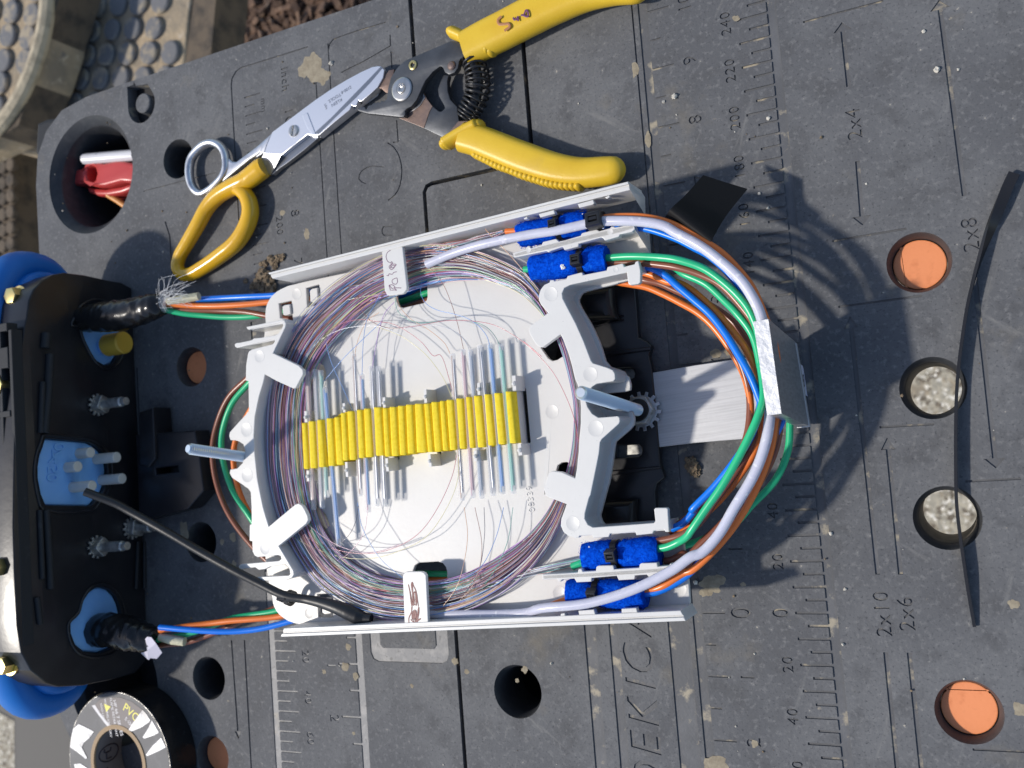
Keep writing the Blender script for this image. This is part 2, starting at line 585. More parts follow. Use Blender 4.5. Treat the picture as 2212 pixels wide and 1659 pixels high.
def text_loops(body, c, ang, size, bold=0.0, shear=0.0, sx=1.0, spacing=1.0, res=3):
    """outlines (plan view, mm) of lettering centred on c, turned by ang degrees, capital height = size"""
    cu = bpy.data.curves.new('txt', 'FONT')
    cu.body = body
    cu.size = size / 0.70
    cu.resolution_u = res
    cu.offset = bold
    cu.shear = shear
    cu.space_character = spacing
    ob = bpy.data.objects.new('txt', cu)
    me = bpy.data.meshes.new_from_object(ob)
    bm = bmesh.new()
    bm.from_mesh(me)
    bmesh.ops.remove_doubles(bm, verts=bm.verts, dist=1e-4)
    nxt = {}
    for e in bm.edges:
        if len(e.link_faces) == 1:
            a, b = e.verts
            nxt.setdefault(a, []).append(b)
            nxt.setdefault(b, []).append(a)
    loops, seen = [], set()
    for v in nxt:
        if v in seen:
            continue
        lp, cur, prev = [], v, None
        while cur is not None and cur not in seen:
            seen.add(cur)
            lp.append((cur.co.x, cur.co.y))
            cands = [w for w in nxt[cur] if w is not prev and w not in seen]
            prev, cur = cur, (cands[0] if cands else None)
        if len(lp) > 2:
            loops.append(lp)
    bm.free()
    xs = [p[0] for lp in loops for p in lp]; ys = [p[1] for lp in loops for p in lp]
    cx, cy = (min(xs) + max(xs)) / 2, (min(ys) + max(ys)) / 2
    ca, sa = math.cos(math.radians(ang)), math.sin(math.radians(ang))
    out = []
    for lp in loops:
        o = []
        for x, y in lp:
            x, y = (x - cx) * sx, y - cy
            o.append((c[0] + x * ca - y * sa, c[1] + x * sa + y * ca))
        out.append(o)
    bpy.data.meshes.remove(me)
    bpy.data.objects.remove(ob)
    bpy.data.curves.remove(cu)
    return out


# ================================================================== THE WORKTABLE
ORG = {}
HOLES = [  # x, y, radius, what one sees inside
    (233.3, 130.0, 11.4, 'plug'), (233.3, 82.7, 11.6, 'open'), (233.3, 34.7, 11.7, 'open'), (233.4, -35.2, 11.5, 'plug'),
    (51.2, -35.0, 11.8, 'cup'), (-131.4, -35.2, 11.3, 'cup'), (-134.0, 247.1, 11.0, 'cup'), (-132.2, 131.0, 10.8, 'plug'),
    (-131.8, 36.5, 10.8, 'cup'), (-131.6, -76.0, 11.0, 'plug'), (233.3, 250.0, 11.4, 'cup'), (51.2, 130.0, 11.6, 'cup'),
]
BIG = (-203.5, 252.4, 34.8)
table = thing('worktable', 'dark grey scuffed plastic worktable top with ruler scales, arrows and round dog holes', 'worktable', (30, 106, -28))


def table_outline(inset=0.0):
    c = [(320, 299.5), (-168, 299.5), (-203.2, 299.2), (-224.8, 296.0), (-239.0, 286.5), (-247.5, 273.0), (-250, 255.2), (-249.6, 214.9)]
    pts = c + [(x, 212 - y) for x, y in c[::-1]]
    out = []
    for x, y in pts:
        out.append((x - math.copysign(inset, x), y - math.copysign(inset, y - 106)))
    return out


def comb(base, side, band, y0, y1, step, big, long_, short_, w, off=0.0):
    """a ruler: a band beside the line x = base with ticks on the other side (side = -1 ticks to the left)"""
    pts = [(base - side * band, y0), (base, y0)]
    k0, k1 = math.ceil((y0 + 1.5) / step), math.floor((y1 - 1.5) / step)
    for k in range(k0, k1 + 1):
        y = k * step
        L = long_ if k % big == 0 else short_
        pts += [(base, y - w / 2 - .25), (base + side * .25, y - w / 2), (base + side * L, y - w / 2), (base + side * L, y + w / 2),
                (base + side * .25, y + w / 2), (base, y + w / 2 + .25)]
    pts += [(base, y1), (base - side * band, y1)]
    return pts


def rect(x0, x1, y0, y1):
    return [(x0, y0), (x1, y0), (x1, y1), (x0, y1)]


cuts = []
# metric ruler, inch ruler, and the two on the other half of the table
cuts.append(comb(187.4, -1, 3.8, -84, 285, 5.0, 2, 12.0, 7.6, 1.0))
cuts.append(comb(138.1, +1, 4.0, -84, 285, 12.7, 2, 9.6, 4.8, 0.9))
cuts.append(comb(-35.4, -1, 4.2, -84, 150, 12.7, 2, 10.8, 5.2, 0.9))
cuts.append(comb(-85.4, +1, 3.9, -84, 150, 5.0, 2, 13.0, 8.0, 0.8))
for k in range(31, 55):                                   # the far end of that scale is only fine lines
    cuts.append(rect(-84.8, -84.8 + (11 if k % 2 == 0 else 6.5), k * 5 - .3, k * 5 + .3))
for k in range(-3, 14):
    y = 20.0 * k
    s = '%d' % abs(y)
    if y == 0:
        cuts += text_loops('0', (169.7, 0), 90, 6.3, bold=0, sx=0.85)
    elif -70 < y < 285:
        cuts += text_loops(s, (170.6, y), 90, 4.2, bold=0, spacing=1.15)
    if y not in (0.0,) and (-70 < y <= -20 or y == 200):
        cuts += text_loops(s, (-66.2, y - 2.4), -90, 4.2, bold=-0.01, spacing=1.15)
for k in range(-2, 11):
    y = 25.4 * k
    s = '%d' % abs(k)
    if k == 0:
        cuts += text_loops('0', (154.0, 0), 90, 8.0, bold=-0.01, sx=0.85)
    else:
        cuts += text_loops(s, (154.4, y), 90, 5.6, bold=-0.02)
    if k in (-2, -1, 7, 8, 10):
        cuts += text_loops(s, (-50.5 if k < 0 else -55.8, y - 1.0), -90, 5.4, bold=-0.02, spacing=1.2)
cuts += text_loops('mm', (-72.5, 263.2), -90, 3.4, bold=-0.025, spacing=1.1)
cuts += text_loops('inch', (-57.0, 273.4), -90, 4.8, bold=-0.025, spacing=1.15)
# size guides 2x4, 2x6, 2x8, 2x10 with their arrows and end lines


def wl_(a, b, w):
    return strip(P(*a), P(*b), w)


def arrow(tip, tail, w, head=3.6, hw=3.4):
    a, b = P(*tip).xy, P(*tail).xy
    d = (b - a).normalized()
    s = Vector((-d.y, d.x))
    n = a + d * head
    return [tuple(a), tuple(n + s * hw), tuple(n + s * w / 2), tuple(b + s * w / 2), tuple(b - s * w / 2), tuple(n - s * w / 2), tuple(n - s * hw)]


cuts.append(wl_((1735, 48), (1908, 2), 0.8))
cuts.append(arrow((1818, 48), (1833, 187), 1.7))
cuts += text_loops('2x4', P(1844, 268).xy, 90, 5.4, bold=-0.02, spacing=1.1)
cuts.append(arrow((1863, 487), (1852, 348), 1.7))
cuts.append(wl_((1798, 521), (1958, 494), 0.8))
cuts.append(arrow((2028, 0), (2083, 423), 1.7))
cuts += text_loops('2x8', P(2096, 507).xy, 90, 5.6, bold=-0.02, spacing=1.1)
cuts.append(arrow((2151, 1012), (2106, 600), 1.7))
cuts.append(wl_((1811, 663), (1991, 639), 0.8))
cuts.append(arrow((1836, 683), (1896, 1241), 1.7, 4.6, 2.6))
cuts.append(wl_((1900, 923), (2018, 916), 0.8))
cuts.append(arrow((1916, 945), (1945, 1241), 1.7, 4.6, 2.6))
cuts.append(wl_((2085, 1040), (2205, 1034), 0.8))
cuts += text_loops('2x10', P(1906, 1326).xy, 90, 5.6, bold=-0.02, spacing=1.1)
cuts += text_loops('2x6', P(1957, 1326).xy, 90, 5.6, bold=-0.02, spacing=1.1)
cuts.append(wl_((1913, 1409), (1938, 1662), 1.7))
cuts.append(wl_((1964, 1410), (1990, 1662), 1.7))
cuts.append(wl_((2101, 1619), (2260, 1626), 0.8))
cuts.append(arrow((515, 1597), (500, 1383), 0.9, 4.0, 2.2))
cuts.append(wl_((528, 1383), (543, 1665), 0.9))
# long bands, panel lines
cuts.append(rect(85.6, 91.0, -84, 62))
cuts.append(rect(97.0, 101.3, -84, 62))
cuts.append(rect(123.2, 132.2, -84, 20))
cuts.append(rect(131.2, 131.9, 140, 296))
cuts.append(rect(-28.9, -28.3, 175, 285))
cuts.append(ribbon2([(-93.2, 205), (-93.2, 279), (-92.3, 282.6), (-89.5, 285.6), (-86, 286.7), (-41, 286.4)], 0.8))
cuts.append(rect(-37.8, -37.2, 160, 283))
cuts.append(wl_((310, 413), (466, 373), 0.5))
cuts.append(ribbon2([(-146, 214), (-143, 205), (-142.5, 160)], 0.9))
def px_line(pts, w):
    cuts.append(ribbon2([p.xy for p in at(pts)], w))


px_line(G[2]((316, 225), (318, 298), (150, 395), (0, 470)), 0.6)
px_line(G[2]((321, 330), (328, 440)), 0.6)
px_line(G[2]((358, 778), (368, 920), (335, 922)), 0.6)
px_line(spline(at(G[2]((300, 925), (345, 960), (380, 1030), (392, 1110), (380, 1200), (345, 1265), (303, 1298))), 4) if False else G[2]((300, 925), (325, 940), (345, 960), (366, 992), (380, 1030), (389, 1070), (392, 1110), (389, 1155), (380, 1200), (366, 1235), (345, 1265), (325, 1284), (303, 1298)), 0.6)
px_line(G[2]((275, 1082), (210, 1076), (165, 1086), (130, 1110), (116, 1135), (114, 1160), (130, 1178), (160, 1190)), 0.5)
px_line(G[2]((330, 1468), (272, 1470), (264, 1490), (266, 1512), (276, 1524), (330, 1524)), 0.5)
px_line(G[1]((2130, 320), (2135, 285), (2160, 255), (2212, 235), (2330, 195), (2500, 145)), 0.6)
fr = [(-26.6, 12), (-26.6, -19.5), (-25.4, -22.4), (-22.6, -23.7), (12.8, -23.7), (15.8, -22.4), (17.0, -19.5), (17.0, 12),
      (10.4, 12), (10.4, -15.6), (9.0, -17.2), (-19.2, -17.2), (-20.7, -15.6), (-20.7, 12)]
cuts.append(fr)
for ch, y in (('O', -67.8), ('E', -53.6), ('K', -40.6), ('I', -29.2), ('C', -18.6), ('A', -4.4)):
    cuts += text_loops(ch, (109.2, y), 90, 13.4, bold=0.0, shear=0.22, sx=0.95)
# the deep grooves, seen in the layer below too
deep = [ribbon2([(21.6, -85), (21.6, 198), (23.2, 200.6), (26, 201.4), (78.2, 201.4)], 2.0),
        rect(20.2, 22.4, 264.4, 297.5), rect(78.0, 80.2, 204.4, 297.5)]
# the hooked slot near the table's end
sx_, sy_ = P(308, 222).xy
slot = [(sx_ - 11.5, 297), (sx_ - 11.5, sy_ - 3)] + [(sx_ - 1.0 + 10.5 * math.cos(t), sy_ - 1 + 10.5 * math.sin(t)) for t in
        [math.radians(a) for a in range(190, 400, 15)]] + [(sx_ + 4.5, sy_ + 10.0), (sx_ - 4.5, sy_ + 11), (sx_ - 6.2, sy_ + 14), (sx_ - 6.2, 297)]
deep.append(slot)
deep.append([(x, 212 - y) for x, y in slot][::-1])
big2 = (BIG[0], 212 - BIG[1], BIG[2])
big_loops = [circle(BIG, BIG[2], 72), circle(big2, big2[2], 72)]

tm = M()
OUT = table_outline()
tm.plate(OUT, [circle(h, h[2], 44) for h in HOLES] + big_loops + deep + cuts, -0.58, 0.0, mi=0)
tm.plate(table_outline(.3), [circle(h, h[2] - .2, 44) for h in HOLES] + [circle(b, b[2] - .2, 72) for b in (BIG, big2)] + deep, -7, -0.59, mi=1)
wb_ = [(-102, -86), (20.4, -86), (20.4, 20), (-102, 20)]
tm.plate(wb_, [], -0.589, -0.40, mi=2)
tm.plate(table_outline(1.0), [circle(h, h[2] - .25, 44) for h in HOLES] + [circle(b, b[2] - .25, 72) for b in (BIG, big2)], -26, -7.02, mi=3)
# bevelled rims of the holes
for x, y, r, kind in HOLES:
    tm.lathe([(r - .02, -0.25), (r - 0.9, -2.2), (r - 1.6, -4.2), (r - 1.8, -8), (r - 1.8, -25.5)], (x, y, 0), n=44, mi=4)
for x, y, r in (BIG, big2):
    tm.lathe([(r - .02, -0.2), (r - 4.6, -4.6), (r - 4.9, -5.4), (r - 5.1, -46), (0.01, -46)], (x, y, 0), n=72, mi=4)
# the round boss standing in the hooked slot
for yy in (sy_, 212 - sy_):
    tm.lathe([(5.6, -7), (5.6, -0.5), (5.1, -0.05), (0.001, -0.05)], (sx_ - 0.2, yy, 0), n=32, mi=0)
tm.build('tabletop', ['table_plastic', 'table_groove', 'table_worn', 'table_dark', 'table_cup'], table, smooth=28)
for x, y, r, kind in HOLES:
    if kind == 'cup':
        cup = M()
        cup.lathe([(r - 1.75, -25), (r - 2.2, -52), (0.01, -52)], (x, y, 0), n=32)
        cup.build('hole_cup', ['table_dark'], table)
for x, y, r, kind in HOLES:
    if kind == 'plug':
        pl = M()
        if y < 0 and x > 0:
            sl = [(-9, 7.0), (9, 7.0), (9, 5.9), (-9, 5.9)]
        elif x > 0:
            sl = [(-6.6, 9), (-5.6, 9), (-5.0, -9), (-6.0, -9)]
        else:
            sl = None
        pl.plate(circle((x, y), r - 1.95, 40), [[(x + a, y + b) for a, b in sl]] if sl else [], -9.5, -5.4, bev=0.4)
        if sl:
            pl.plate(circle((x, y), r - 2.2, 40), [], -12, -9.6)
        pl.build('orange_plug', ['orange_plug'], table)
    if kind == 'open':
        sl = M()
        sl.lathe([(r - 1.85, -6), (r - 1.85, -36), (r - 1.2, -36), (r - 1.2, -6)], (x, y, 0), n=40)
        sl.build('hole_sleeve', ['sleeve_tan'], table)

# ------------------------------------------------------------------ ground far below and what stands beside the table
gm = M()
gm.add([(-2600, -2600, -760), (2600, -2600, -760), (2600, 2600, -760), (-2600, 2600, -760)], [(0, 1, 2, 3)])
tag(gm.build('ground', ['concrete'], origin=(0, 0, -760)), kind='structure')
sm_ = M()
sp = [(380, -60), (440, 200), (500, 260), (1000, 60), (1100, -200), (420, -200)]
sm_.add([(p.x, p.y, -742) for p in at(sp, -742)], [tuple(range(len(sp)))])
tag(sm_.build('planting_bed', ['soil']), kind='structure')
ch = M()
a_, b_, c_ = P(430, 20, -735), P(820, -60, -735), P(430, 160, -735)
for i in range(620):
    s, t = rnd.uniform(-.15, 1.1), rnd.uniform(-.2, 1.15)
    p = a_ + (b_ - a_) * s + (c_ - a_) * t
    L = rnd.uniform(14, 58)
    mt = Matrix.Rotation(rnd.uniform(0, 6.28), 4, 'Z') @ Matrix.Rotation(rnd.uniform(-.5, .5), 4, 'Y') @ Matrix.Rotation(rnd.uniform(-.7, .7), 4, 'X')
    ch.box((p.x, p.y, -734 + rnd.uniform(-6, 14)), (L, rnd.uniform(5, 15), rnd.uniform(2, 6)), mtx=mt, mi=0)
tag(ch.build('mulch', ['mulch'], smooth=20), 'brown bark mulch lying on the ground beyond the worktable edge', 'mulch', kind='stuff')


def studded(name, label, zz, outl, o, e1, e2, rng, rim, side):
    t = thing(name, label, 'step plate', (P(*outl[0], zz).x, P(*outl[0], zz).y, zz - 60), 'muddy studded step plates')
    b = M()
    ow = w2(outl, zz)
    b.plate(ow, [], zz - 55, zz, bev=4, res=2)
    b.build('plate', ['mat_mud'], t)
    st = M()
    from mathutils.geometry import intersect_point_tri_2d
    P0, E1, E2 = P(*o, zz), P(o[0] + e1[0], o[1] + e1[1], zz) - P(*o, zz), P(o[0] + e2[0], o[1] + e2[1], zz) - P(*o, zz)

    def inside(q):
        c = False
        n = len(ow)
        for i in range(n):
            (x1, y1), (x2, y2) = ow[i], ow[(i + 1) % n]
            if (y1 > q.y) != (y2 > q.y) and q.x < (x2 - x1) * (q.y - y1) / (y2 - y1) + x1:
                c = not c
        return c
    for i in range(rng[0], rng[1]):
        for j in range(rng[2], rng[3]):
            q = P0 + E1 * (i + (0.0)) + E2 * j
            if inside(q) and all(inside(q + Vector((dx, dy, 0))) for dx, dy in ((16, 0), (-16, 0), (0, 16), (0, -16))):
                r = E1.length * 0.40 * rnd.uniform(.92, 1.06)
                st.lathe([(r, -4), (r * .98, 4), (r * .86, 5.5), (0.01, 5.8)], (q.x + rnd.uniform(-1, 1), q.y + rnd.uniform(-1, 1), zz), n=20)
    so = st.build('stud_field', ['mat_grey'], t)
    if rim:
        rm_ = M()
        rm_.tube([p + Vector((0, 0, 2)) for p in spline(at(rim, zz), 6)], 9, n=10)
        rm_.build('rim', ['mat_rim'], t)
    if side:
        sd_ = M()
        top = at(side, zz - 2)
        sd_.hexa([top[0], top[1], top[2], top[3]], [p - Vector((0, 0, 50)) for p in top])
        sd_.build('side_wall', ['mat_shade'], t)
    return t


studded('studded_step', 'muddy tan step plate with rounded rim and grey studs, farthest up in the corner', -330,
        [(-90, -60), (108, -60), (108, 20), (96, 90), (70, 170), (36, 240), (0, 288), (-90, 330)],
        (-14, 26), (44, 3), (-8, 50), (-3, 6, -3, 9),
        [(106, -30), (104, 30), (92, 95), (66, 170), (34, 232), (-10, 286), (-70, 325)],
        [(112, -40), (140, -40), (40, 270), (0, 296)])
studded('studded_step', 'muddy grey studded plate with straight edge, next to the bark mulch', -400,
        [(122, -60), (424, -60), (408, 20), (396, 150), (300, 330), (40, 330), (60, 270), (100, 180)],
        (172, 18), (43, -3), (-12, 52), (-3, 8, -3, 8), None,
        [(424, -40), (470, -40), (452, 150), (398, 152)])
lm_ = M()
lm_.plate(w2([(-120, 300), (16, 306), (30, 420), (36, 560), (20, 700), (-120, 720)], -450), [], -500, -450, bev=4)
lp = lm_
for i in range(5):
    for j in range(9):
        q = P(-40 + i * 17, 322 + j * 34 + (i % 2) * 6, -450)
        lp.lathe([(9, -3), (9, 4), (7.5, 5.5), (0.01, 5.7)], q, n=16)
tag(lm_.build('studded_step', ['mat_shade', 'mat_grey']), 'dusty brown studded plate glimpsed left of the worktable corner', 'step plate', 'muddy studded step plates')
bk = M()  # added black sheet, its colour stands in for the shaded ground below the corner
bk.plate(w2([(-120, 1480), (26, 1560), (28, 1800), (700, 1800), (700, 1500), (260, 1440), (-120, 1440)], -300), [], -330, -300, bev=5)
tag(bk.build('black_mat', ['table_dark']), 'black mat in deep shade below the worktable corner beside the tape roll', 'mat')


# ================================================================== THE WHITE SPLICE TRAY
ZF, ZT = 26.0, 39.5
tray = thing('splice_tray', 'white plastic splice tray full of coiled hair-thin fibres, lying across the worktable', 'splice tray', (48, 84, 22))
# floor with its openings
fl = K_a((800, 398), (640, 470), (540, 560), (482, 680), (472, 800), (480, 900)) + F((566, 760), (560, 900), (558, 1000), (566, 1150), (580, 1262)) + \
    K_c((560, 1110), (575, 1230), (632, 1340), (750, 1432), (860, 1474), (950, 1484)) + F((740, 1352), (1000, 1340), (1486, 1326), (1491, 1309), (1487, 1251), (1479, 1196), (1473, 1129)) + \
    K_e((1700, 560), (1450, 525), (1200, 545), (960, 565), (890, 520), (860, 430), (880, 360), (960, 60)) + \
    K_i((1310, 1480), (1350, 1250), (1385, 960), (1430, 920), (1620, 760), (1640, 650), (1600, 545), (1300, 545), (1160, 480), (1150, 420), (1240, 330), (1580, 300), (1590, 220), (1560, 110)) + \
    K_h((1560, 1590), (1275, 1440), (1200, 1180), (1090, 930), (960, 720), (905, 600), (950, 510), (1020, 480), (1420, 385), (1435, 372), (1850, 280), (1872, 265)) + \
    F((1403, 545), (1400, 500), (1394, 465), (1330, 474), (1100, 520), (800, 578))
h_power = w2(K_g((385, 520), (640, 500), (655, 510), (668, 880), (655, 930), (615, 965), (350, 1026), (300, 1010), (268, 940), (262, 870), (250, 600)), ZF)
h_low = w2(K_d((412, 1010), (415, 790), (440, 720), (490, 685), (740, 670), (800, 690), (840, 740), (855, 800), (862, 1010)), ZF)
h_a = w2(K_h((440, 1130), (660, 1010), (748, 1285), (735, 1310), (640, 1372), (575, 1386), (520, 1350), (430, 1220)), ZF)
h_b = w2(K_i((625, 1330), (645, 1260), (700, 1222), (760, 1215), (850, 1255), (880, 1440), (850, 1640), (700, 1680), (620, 1560)), ZF)
h_slot = w2(K_i((172, 268), (182, 257), (220, 255), (230, 268), (290, 955), (280, 970), (245, 968), (234, 950)), ZF)
clipw = [K_a((1005, 440), (1172, 392), (1190, 650), (1018, 690)), K_a((650, 640), (815, 602), (832, 862), (668, 830)),
         K_c((1150, 1092), (1345, 1085), (1352, 1390), (1165, 1392))]
h_l = [w2(q, ZF) for q in clipw]
h_left1 = w2(K_a((1040, 1390), (1150, 1400), (1230, 1450), (1260, 1530), (1255, 1640), (1080, 1650), (960, 1560)), ZF)
h_left2 = w2(K_c((1010, -70), (1140, -60), (1260, 60), (1310, 200), (1240, 270), (1180, 260), (1060, 120)), ZF)
small = [w2(K_j((1330, 1290), (1388, 1285), (1386, 1352), (1330, 1352)), ZF), w2(K_j((1880, 1230), (1930, 1225), (1928, 1282), (1885, 1285)), ZF),
         w2(K_j((806, 1372), (838, 1370), (838, 1425), (806, 1425)), ZF)]
flw = [(p.x, p.y) for p in chaikin(w2(fl, ZF), 1, True, .2)]
tf = M()
tf.plate(flw, [h_power, h_low, h_a, h_b, h_slot, h_left1, h_left2] + h_l + small, ZF - 2.2, ZF, bev=0.35)
tf.build('floor', ['white_plastic'], tray)
# pegs in the clip openings
pg = M()
for q in clipw:
    a = w2(q, ZF)
    c = (sum(p[0] for p in a) / 4, sum(p[1] for p in a) / 4)
    e = Vector(a[1]) - Vector(a[0]); h = Vector(a[3]) - Vector(a[0])
    c2 = Vector(c) + e * 0.10
    o1 = [tuple(c2 + e * s + h * t) for s, t in ((-.22, -.27), (-.05, -.34), (.36, -.32), (.36, .33), (-.05, .36), (-.22, .28))]
    pg = M()
    pg.plate(o1, [], ZF - 2.0, ZF + 1.2, bev=0.3)
    pg.build('clip_peg', ['white_plastic'], tray)


def wall(name, outl, z1=ZT, z0=ZF - 2.2, top=None, parent=None, bev=0.3, holes=(), matn='white_plastic', chk=0):
    w = w2(outl, z1)
    if chk:
        w = [(p.x, p.y) for p in chaikin(w, chk, True, .18)]
    m = M()
    m.plate(w, [w2(h, z1) for h in holes], z0, z1, bev=bev)
    return m.build(name, [matn], parent or tray)


# the two long side walls with their ribbed top rails
rail1 = K_a((515, 238),) + K_f((1590, 178), (1614, 245), (1612, 292)) + K_a((562, 322),)
w = M()
a0, a1 = P(*K_a((520, 244))[0], 40), P(*K_f((1592, 182))[0], 40)
b0, b1 = P(*K_a((566, 318))[0], 40), P(*K_f((1614, 288))[0], 40)


def lerp4(s, t):
    return ((a0.lerp(a1, s)).lerp(b0.lerp(b1, s), t)).xy


def rail(m, lerp, ts):
    for t0, t1, z in ts:
        q = [lerp(0, t0), lerp(1, t0), lerp(1, t1), lerp(0, t1)]
        m.plate([tuple(p) for p in q], [], ZF - 2.2, z, bev=0.25)


rail(w, lerp4, ((0.0, 0.30, 40.4), (0.295, 0.52, 39.6), (0.515, 1.0, 40.0)))
w.build('side_wall', ['white_plastic'], tray)
c0, c1 = P(*K_c((682, 1643))[0], 40), P(1482, 1341, 40)
d0, d1 = P(*K_c((716, 1535))[0], 40), P(1470, 1319, 40)


def lerp5(s, t):
    return ((c0.lerp(c1, s)).lerp(d0.lerp(d1, s), t)).xy


w = M()
rail(w, lerp5, ((0.0, 0.36, 40.4), (0.355, 0.55, 39.6), (0.545, 1.0, 40.0)))
w.build('side_wall', ['white_plastic'], tray)
# wedge ends of the side walls
w = M()
top = [P(*q, 39.8) for q in K_f((1588, 185), (1614, 285))]
w.hexa([P(*K_f((1592, 186))[0], 40), P(*K_f((1614, 288))[0], 40), P(*K_f((1800, 600))[0], 25), P(*K_f((1790, 372))[0], 26)],
       [P(*K_f((1592, 186))[0], 40) - Vector((0, 0, 15)), P(*K_f((1614, 288))[0], 40) - Vector((0, 0, 15)), P(*K_f((1800, 600))[0], 25) - Vector((0, 0, 1.5)), P(*K_f((1790, 372))[0], 26) - Vector((0, 0, 2))])
w.build('wall_end', ['white_plastic'], tray)
# tabs on the rail and the low walls that make the cable channels
tb = M()
for q in (K_f((430, 600), (625, 548), (640, 590), (625, 600), (450, 645)), K_f((935, 470), (1135, 415), (1150, 462), (1130, 478), (955, 520)), K_f((235, 655), (280, 630), (285, 660), (262, 668), (240, 670)), K_f((1285, 385), (1345, 355), (1350, 380), (1318, 402)),
          G[8]((1535, 640), (1635, 632), (1645, 664), (1540, 668)), G[8]((1815, 628), (1910, 622), (1918, 652), (1815, 655)), G[8]((1420, 660), (1445, 655), (1450, 672), (1420, 676))):
    tb = M()
    tb.plate(w2(q, 40), [], 37.0, 39.9, bev=0.25)
    tb.build('rail_tab', ['white_plastic'], tray)
wall2 = K_f((95, 1105), (270, 1055), (272, 1030), (290, 1015), (318, 1017), (330, 1045), (470, 998), (485, 962), (655, 922), (682, 945), (695, 962), (975, 880), (990, 848), (1170, 800), (1195, 808), (1215, 822), (1350, 785), (1375, 760), (1405, 762), (1418, 775), (1662, 730),
             (1678, 795), (1640, 832), (1485, 865), (1470, 893), (1290, 945), (1262, 912), (1240, 905), (950, 985), (945, 1022), (765, 1068), (745, 1030), (730, 1030), (585, 1080), (560, 1097), (530, 1080), (110, 1167))
wall('channel_wall', wall2, z0=36.3)
wall('channel_wall', K_f((110, 1115), (470, 1010), (980, 890), (1420, 785), (1660, 740), (1668, 790), (1480, 850), (1000, 955), (560, 1068), (115, 1158)))
w = M()
w.hexa([P(*K_f((1662, 732))[0], 39.4), P(*K_f((1676, 796))[0], 39.4), P(*K_f((1872, 1105))[0], 25), P(*K_f((1856, 940))[0], 26)],
       [P(*K_f((1662, 732))[0], 39.4) - Vector((0, 0, 14)), P(*K_f((1676, 796))[0], 39.4) - Vector((0, 0, 14)), P(*K_f((1872, 1105))[0], 25) - Vector((0, 0, 1.5)), P(*K_f((1856, 940))[0], 26) - Vector((0, 0, 2))])
w.build('wall_end', ['white_plastic'], tray)
wall4 = K_e((112, 1190), (310, 1182), (575, 1165), (580, 1130), (600, 1118), (625, 1122), (640, 1155), (810, 1145), (815, 1095), (840, 1078), (1025, 1072), (1038, 1085), (1045, 1125), (1370, 1105), (1378, 1060), (1400, 1045), (1600, 1040), (1612, 1090), (1760, 1075), (1775, 1048), (1810, 1060), (1830, 1110),
             (1560, 1190), (1530, 1228), (1490, 1222), (1470, 1195), (1320, 1205), (1310, 1255), (1105, 1268), (1080, 1210), (755, 1238), (750, 1285), (560, 1295), (530, 1245), (375, 1258), (350, 1285), (325, 1280), (305, 1250), (120, 1262))
wall('channel_wall', wall4, z0=36.3)
wall('channel_wall', K_e((118, 1198), (700, 1168), (1300, 1130), (1830, 1090), (1836, 1150), (1300, 1195), (700, 1230), (125, 1256)))

# the arch beside the bolt: plate with tabs on a tall wall
arch_out = K_h((1690, 90), (1655, 98), (1640, 132), (1505, 165), (1492, 128), (1478, 122), (1290, 168), (1278, 212), (972, 272), (962, 240), (940, 240), (772, 285), (757, 325), (600, 352), (592, 335), (548, 338), (536, 370), (470, 400), (425, 455), (400, 530), (400, 600), (425, 655), (480, 720), (520, 762))
tab1 = K_h((330, 905), (285, 945), (270, 995), (285, 1045), (350, 1155), (395, 1200), (450, 1212), (680, 1042))
arch_in = K_h((720, 1120), (780, 1280), (830, 1450), (870, 1620)) + K_i((898, 200), (930, 350), (945, 500), (946, 700), (925, 900), (915, 1100), (893, 1300), (870, 1425))
tab2 = K_i((690, 1345), (580, 1332), (530, 1355), (505, 1420), (470, 1550), (465, 1640)) + K_e((140, 100), (160, 170), (210, 197), (430, 280))
arch_low = K_e((400, 370), (362, 470), (355, 560), (390, 640), (450, 690), (530, 712), (545, 720), (585, 715), (600, 690), (755, 680), (780, 718), (975, 706), (995, 662), (1170, 655), (1318, 638), (1335, 684), (1545, 662), (1560, 626), (1690, 610), (1712, 642), (1760, 640), (1742, 345), (1725, 328), (1580, 330), (1563, 350), (1580, 500), (1560, 525), (1200, 552), (770, 582), (705, 545), (665, 470), (668, 400), (720, 200))
notch = K_i((1070, 1640), (1130, 1350), (1180, 1100), (1193, 960), (1215, 920), (1435, 722), (1450, 690), (1445, 640), (1420, 620), (1170, 640), (1090, 590), (1030, 500), (1010, 430), (1030, 330), (1090, 240), (1150, 200), (1365, 168), (1390, 140), (1385, 70), (1355, 22), (1280, -10))
arch_end = K_h((1100, 1415), (1075, 1380), (980, 1130), (880, 905), (755, 668), (708, 575), (700, 510), (730, 440), (800, 402), (1200, 315), (1538, 240), (1560, 385), (1585, 402), (1690, 388), (1716, 365), (1718, 220))
wall('arch_plate', arch_out + tab1 + arch_in + tab2 + arch_low + notch + arch_end, z0=36.8)
body_low = K_e((400, 370), (362, 470), (355, 560), (390, 640), (450, 690), (600, 692), (1000, 668), (1700, 622), (1750, 620), (1735, 500), (1560, 530), (1200, 555), (770, 585), (705, 547), (668, 470), (671, 400), (722, 200))
body_top = K_h((1685, 100), (1640, 140), (1290, 218), (970, 280), (600, 360), (470, 405), (425, 460), (402, 530), (402, 600), (430, 660), (520, 765), (610, 900))
body_end = K_h((1102, 1417), (1077, 1382), (982, 1132), (882, 907), (757, 670), (710, 577), (702, 512), (732, 442), (802, 404), (1200, 317), (1700, 212))
wall('arch_wall', body_top + arch_in + K_e((430, 285),) + body_low + notch + body_end, z1=38.6, bev=0.2)

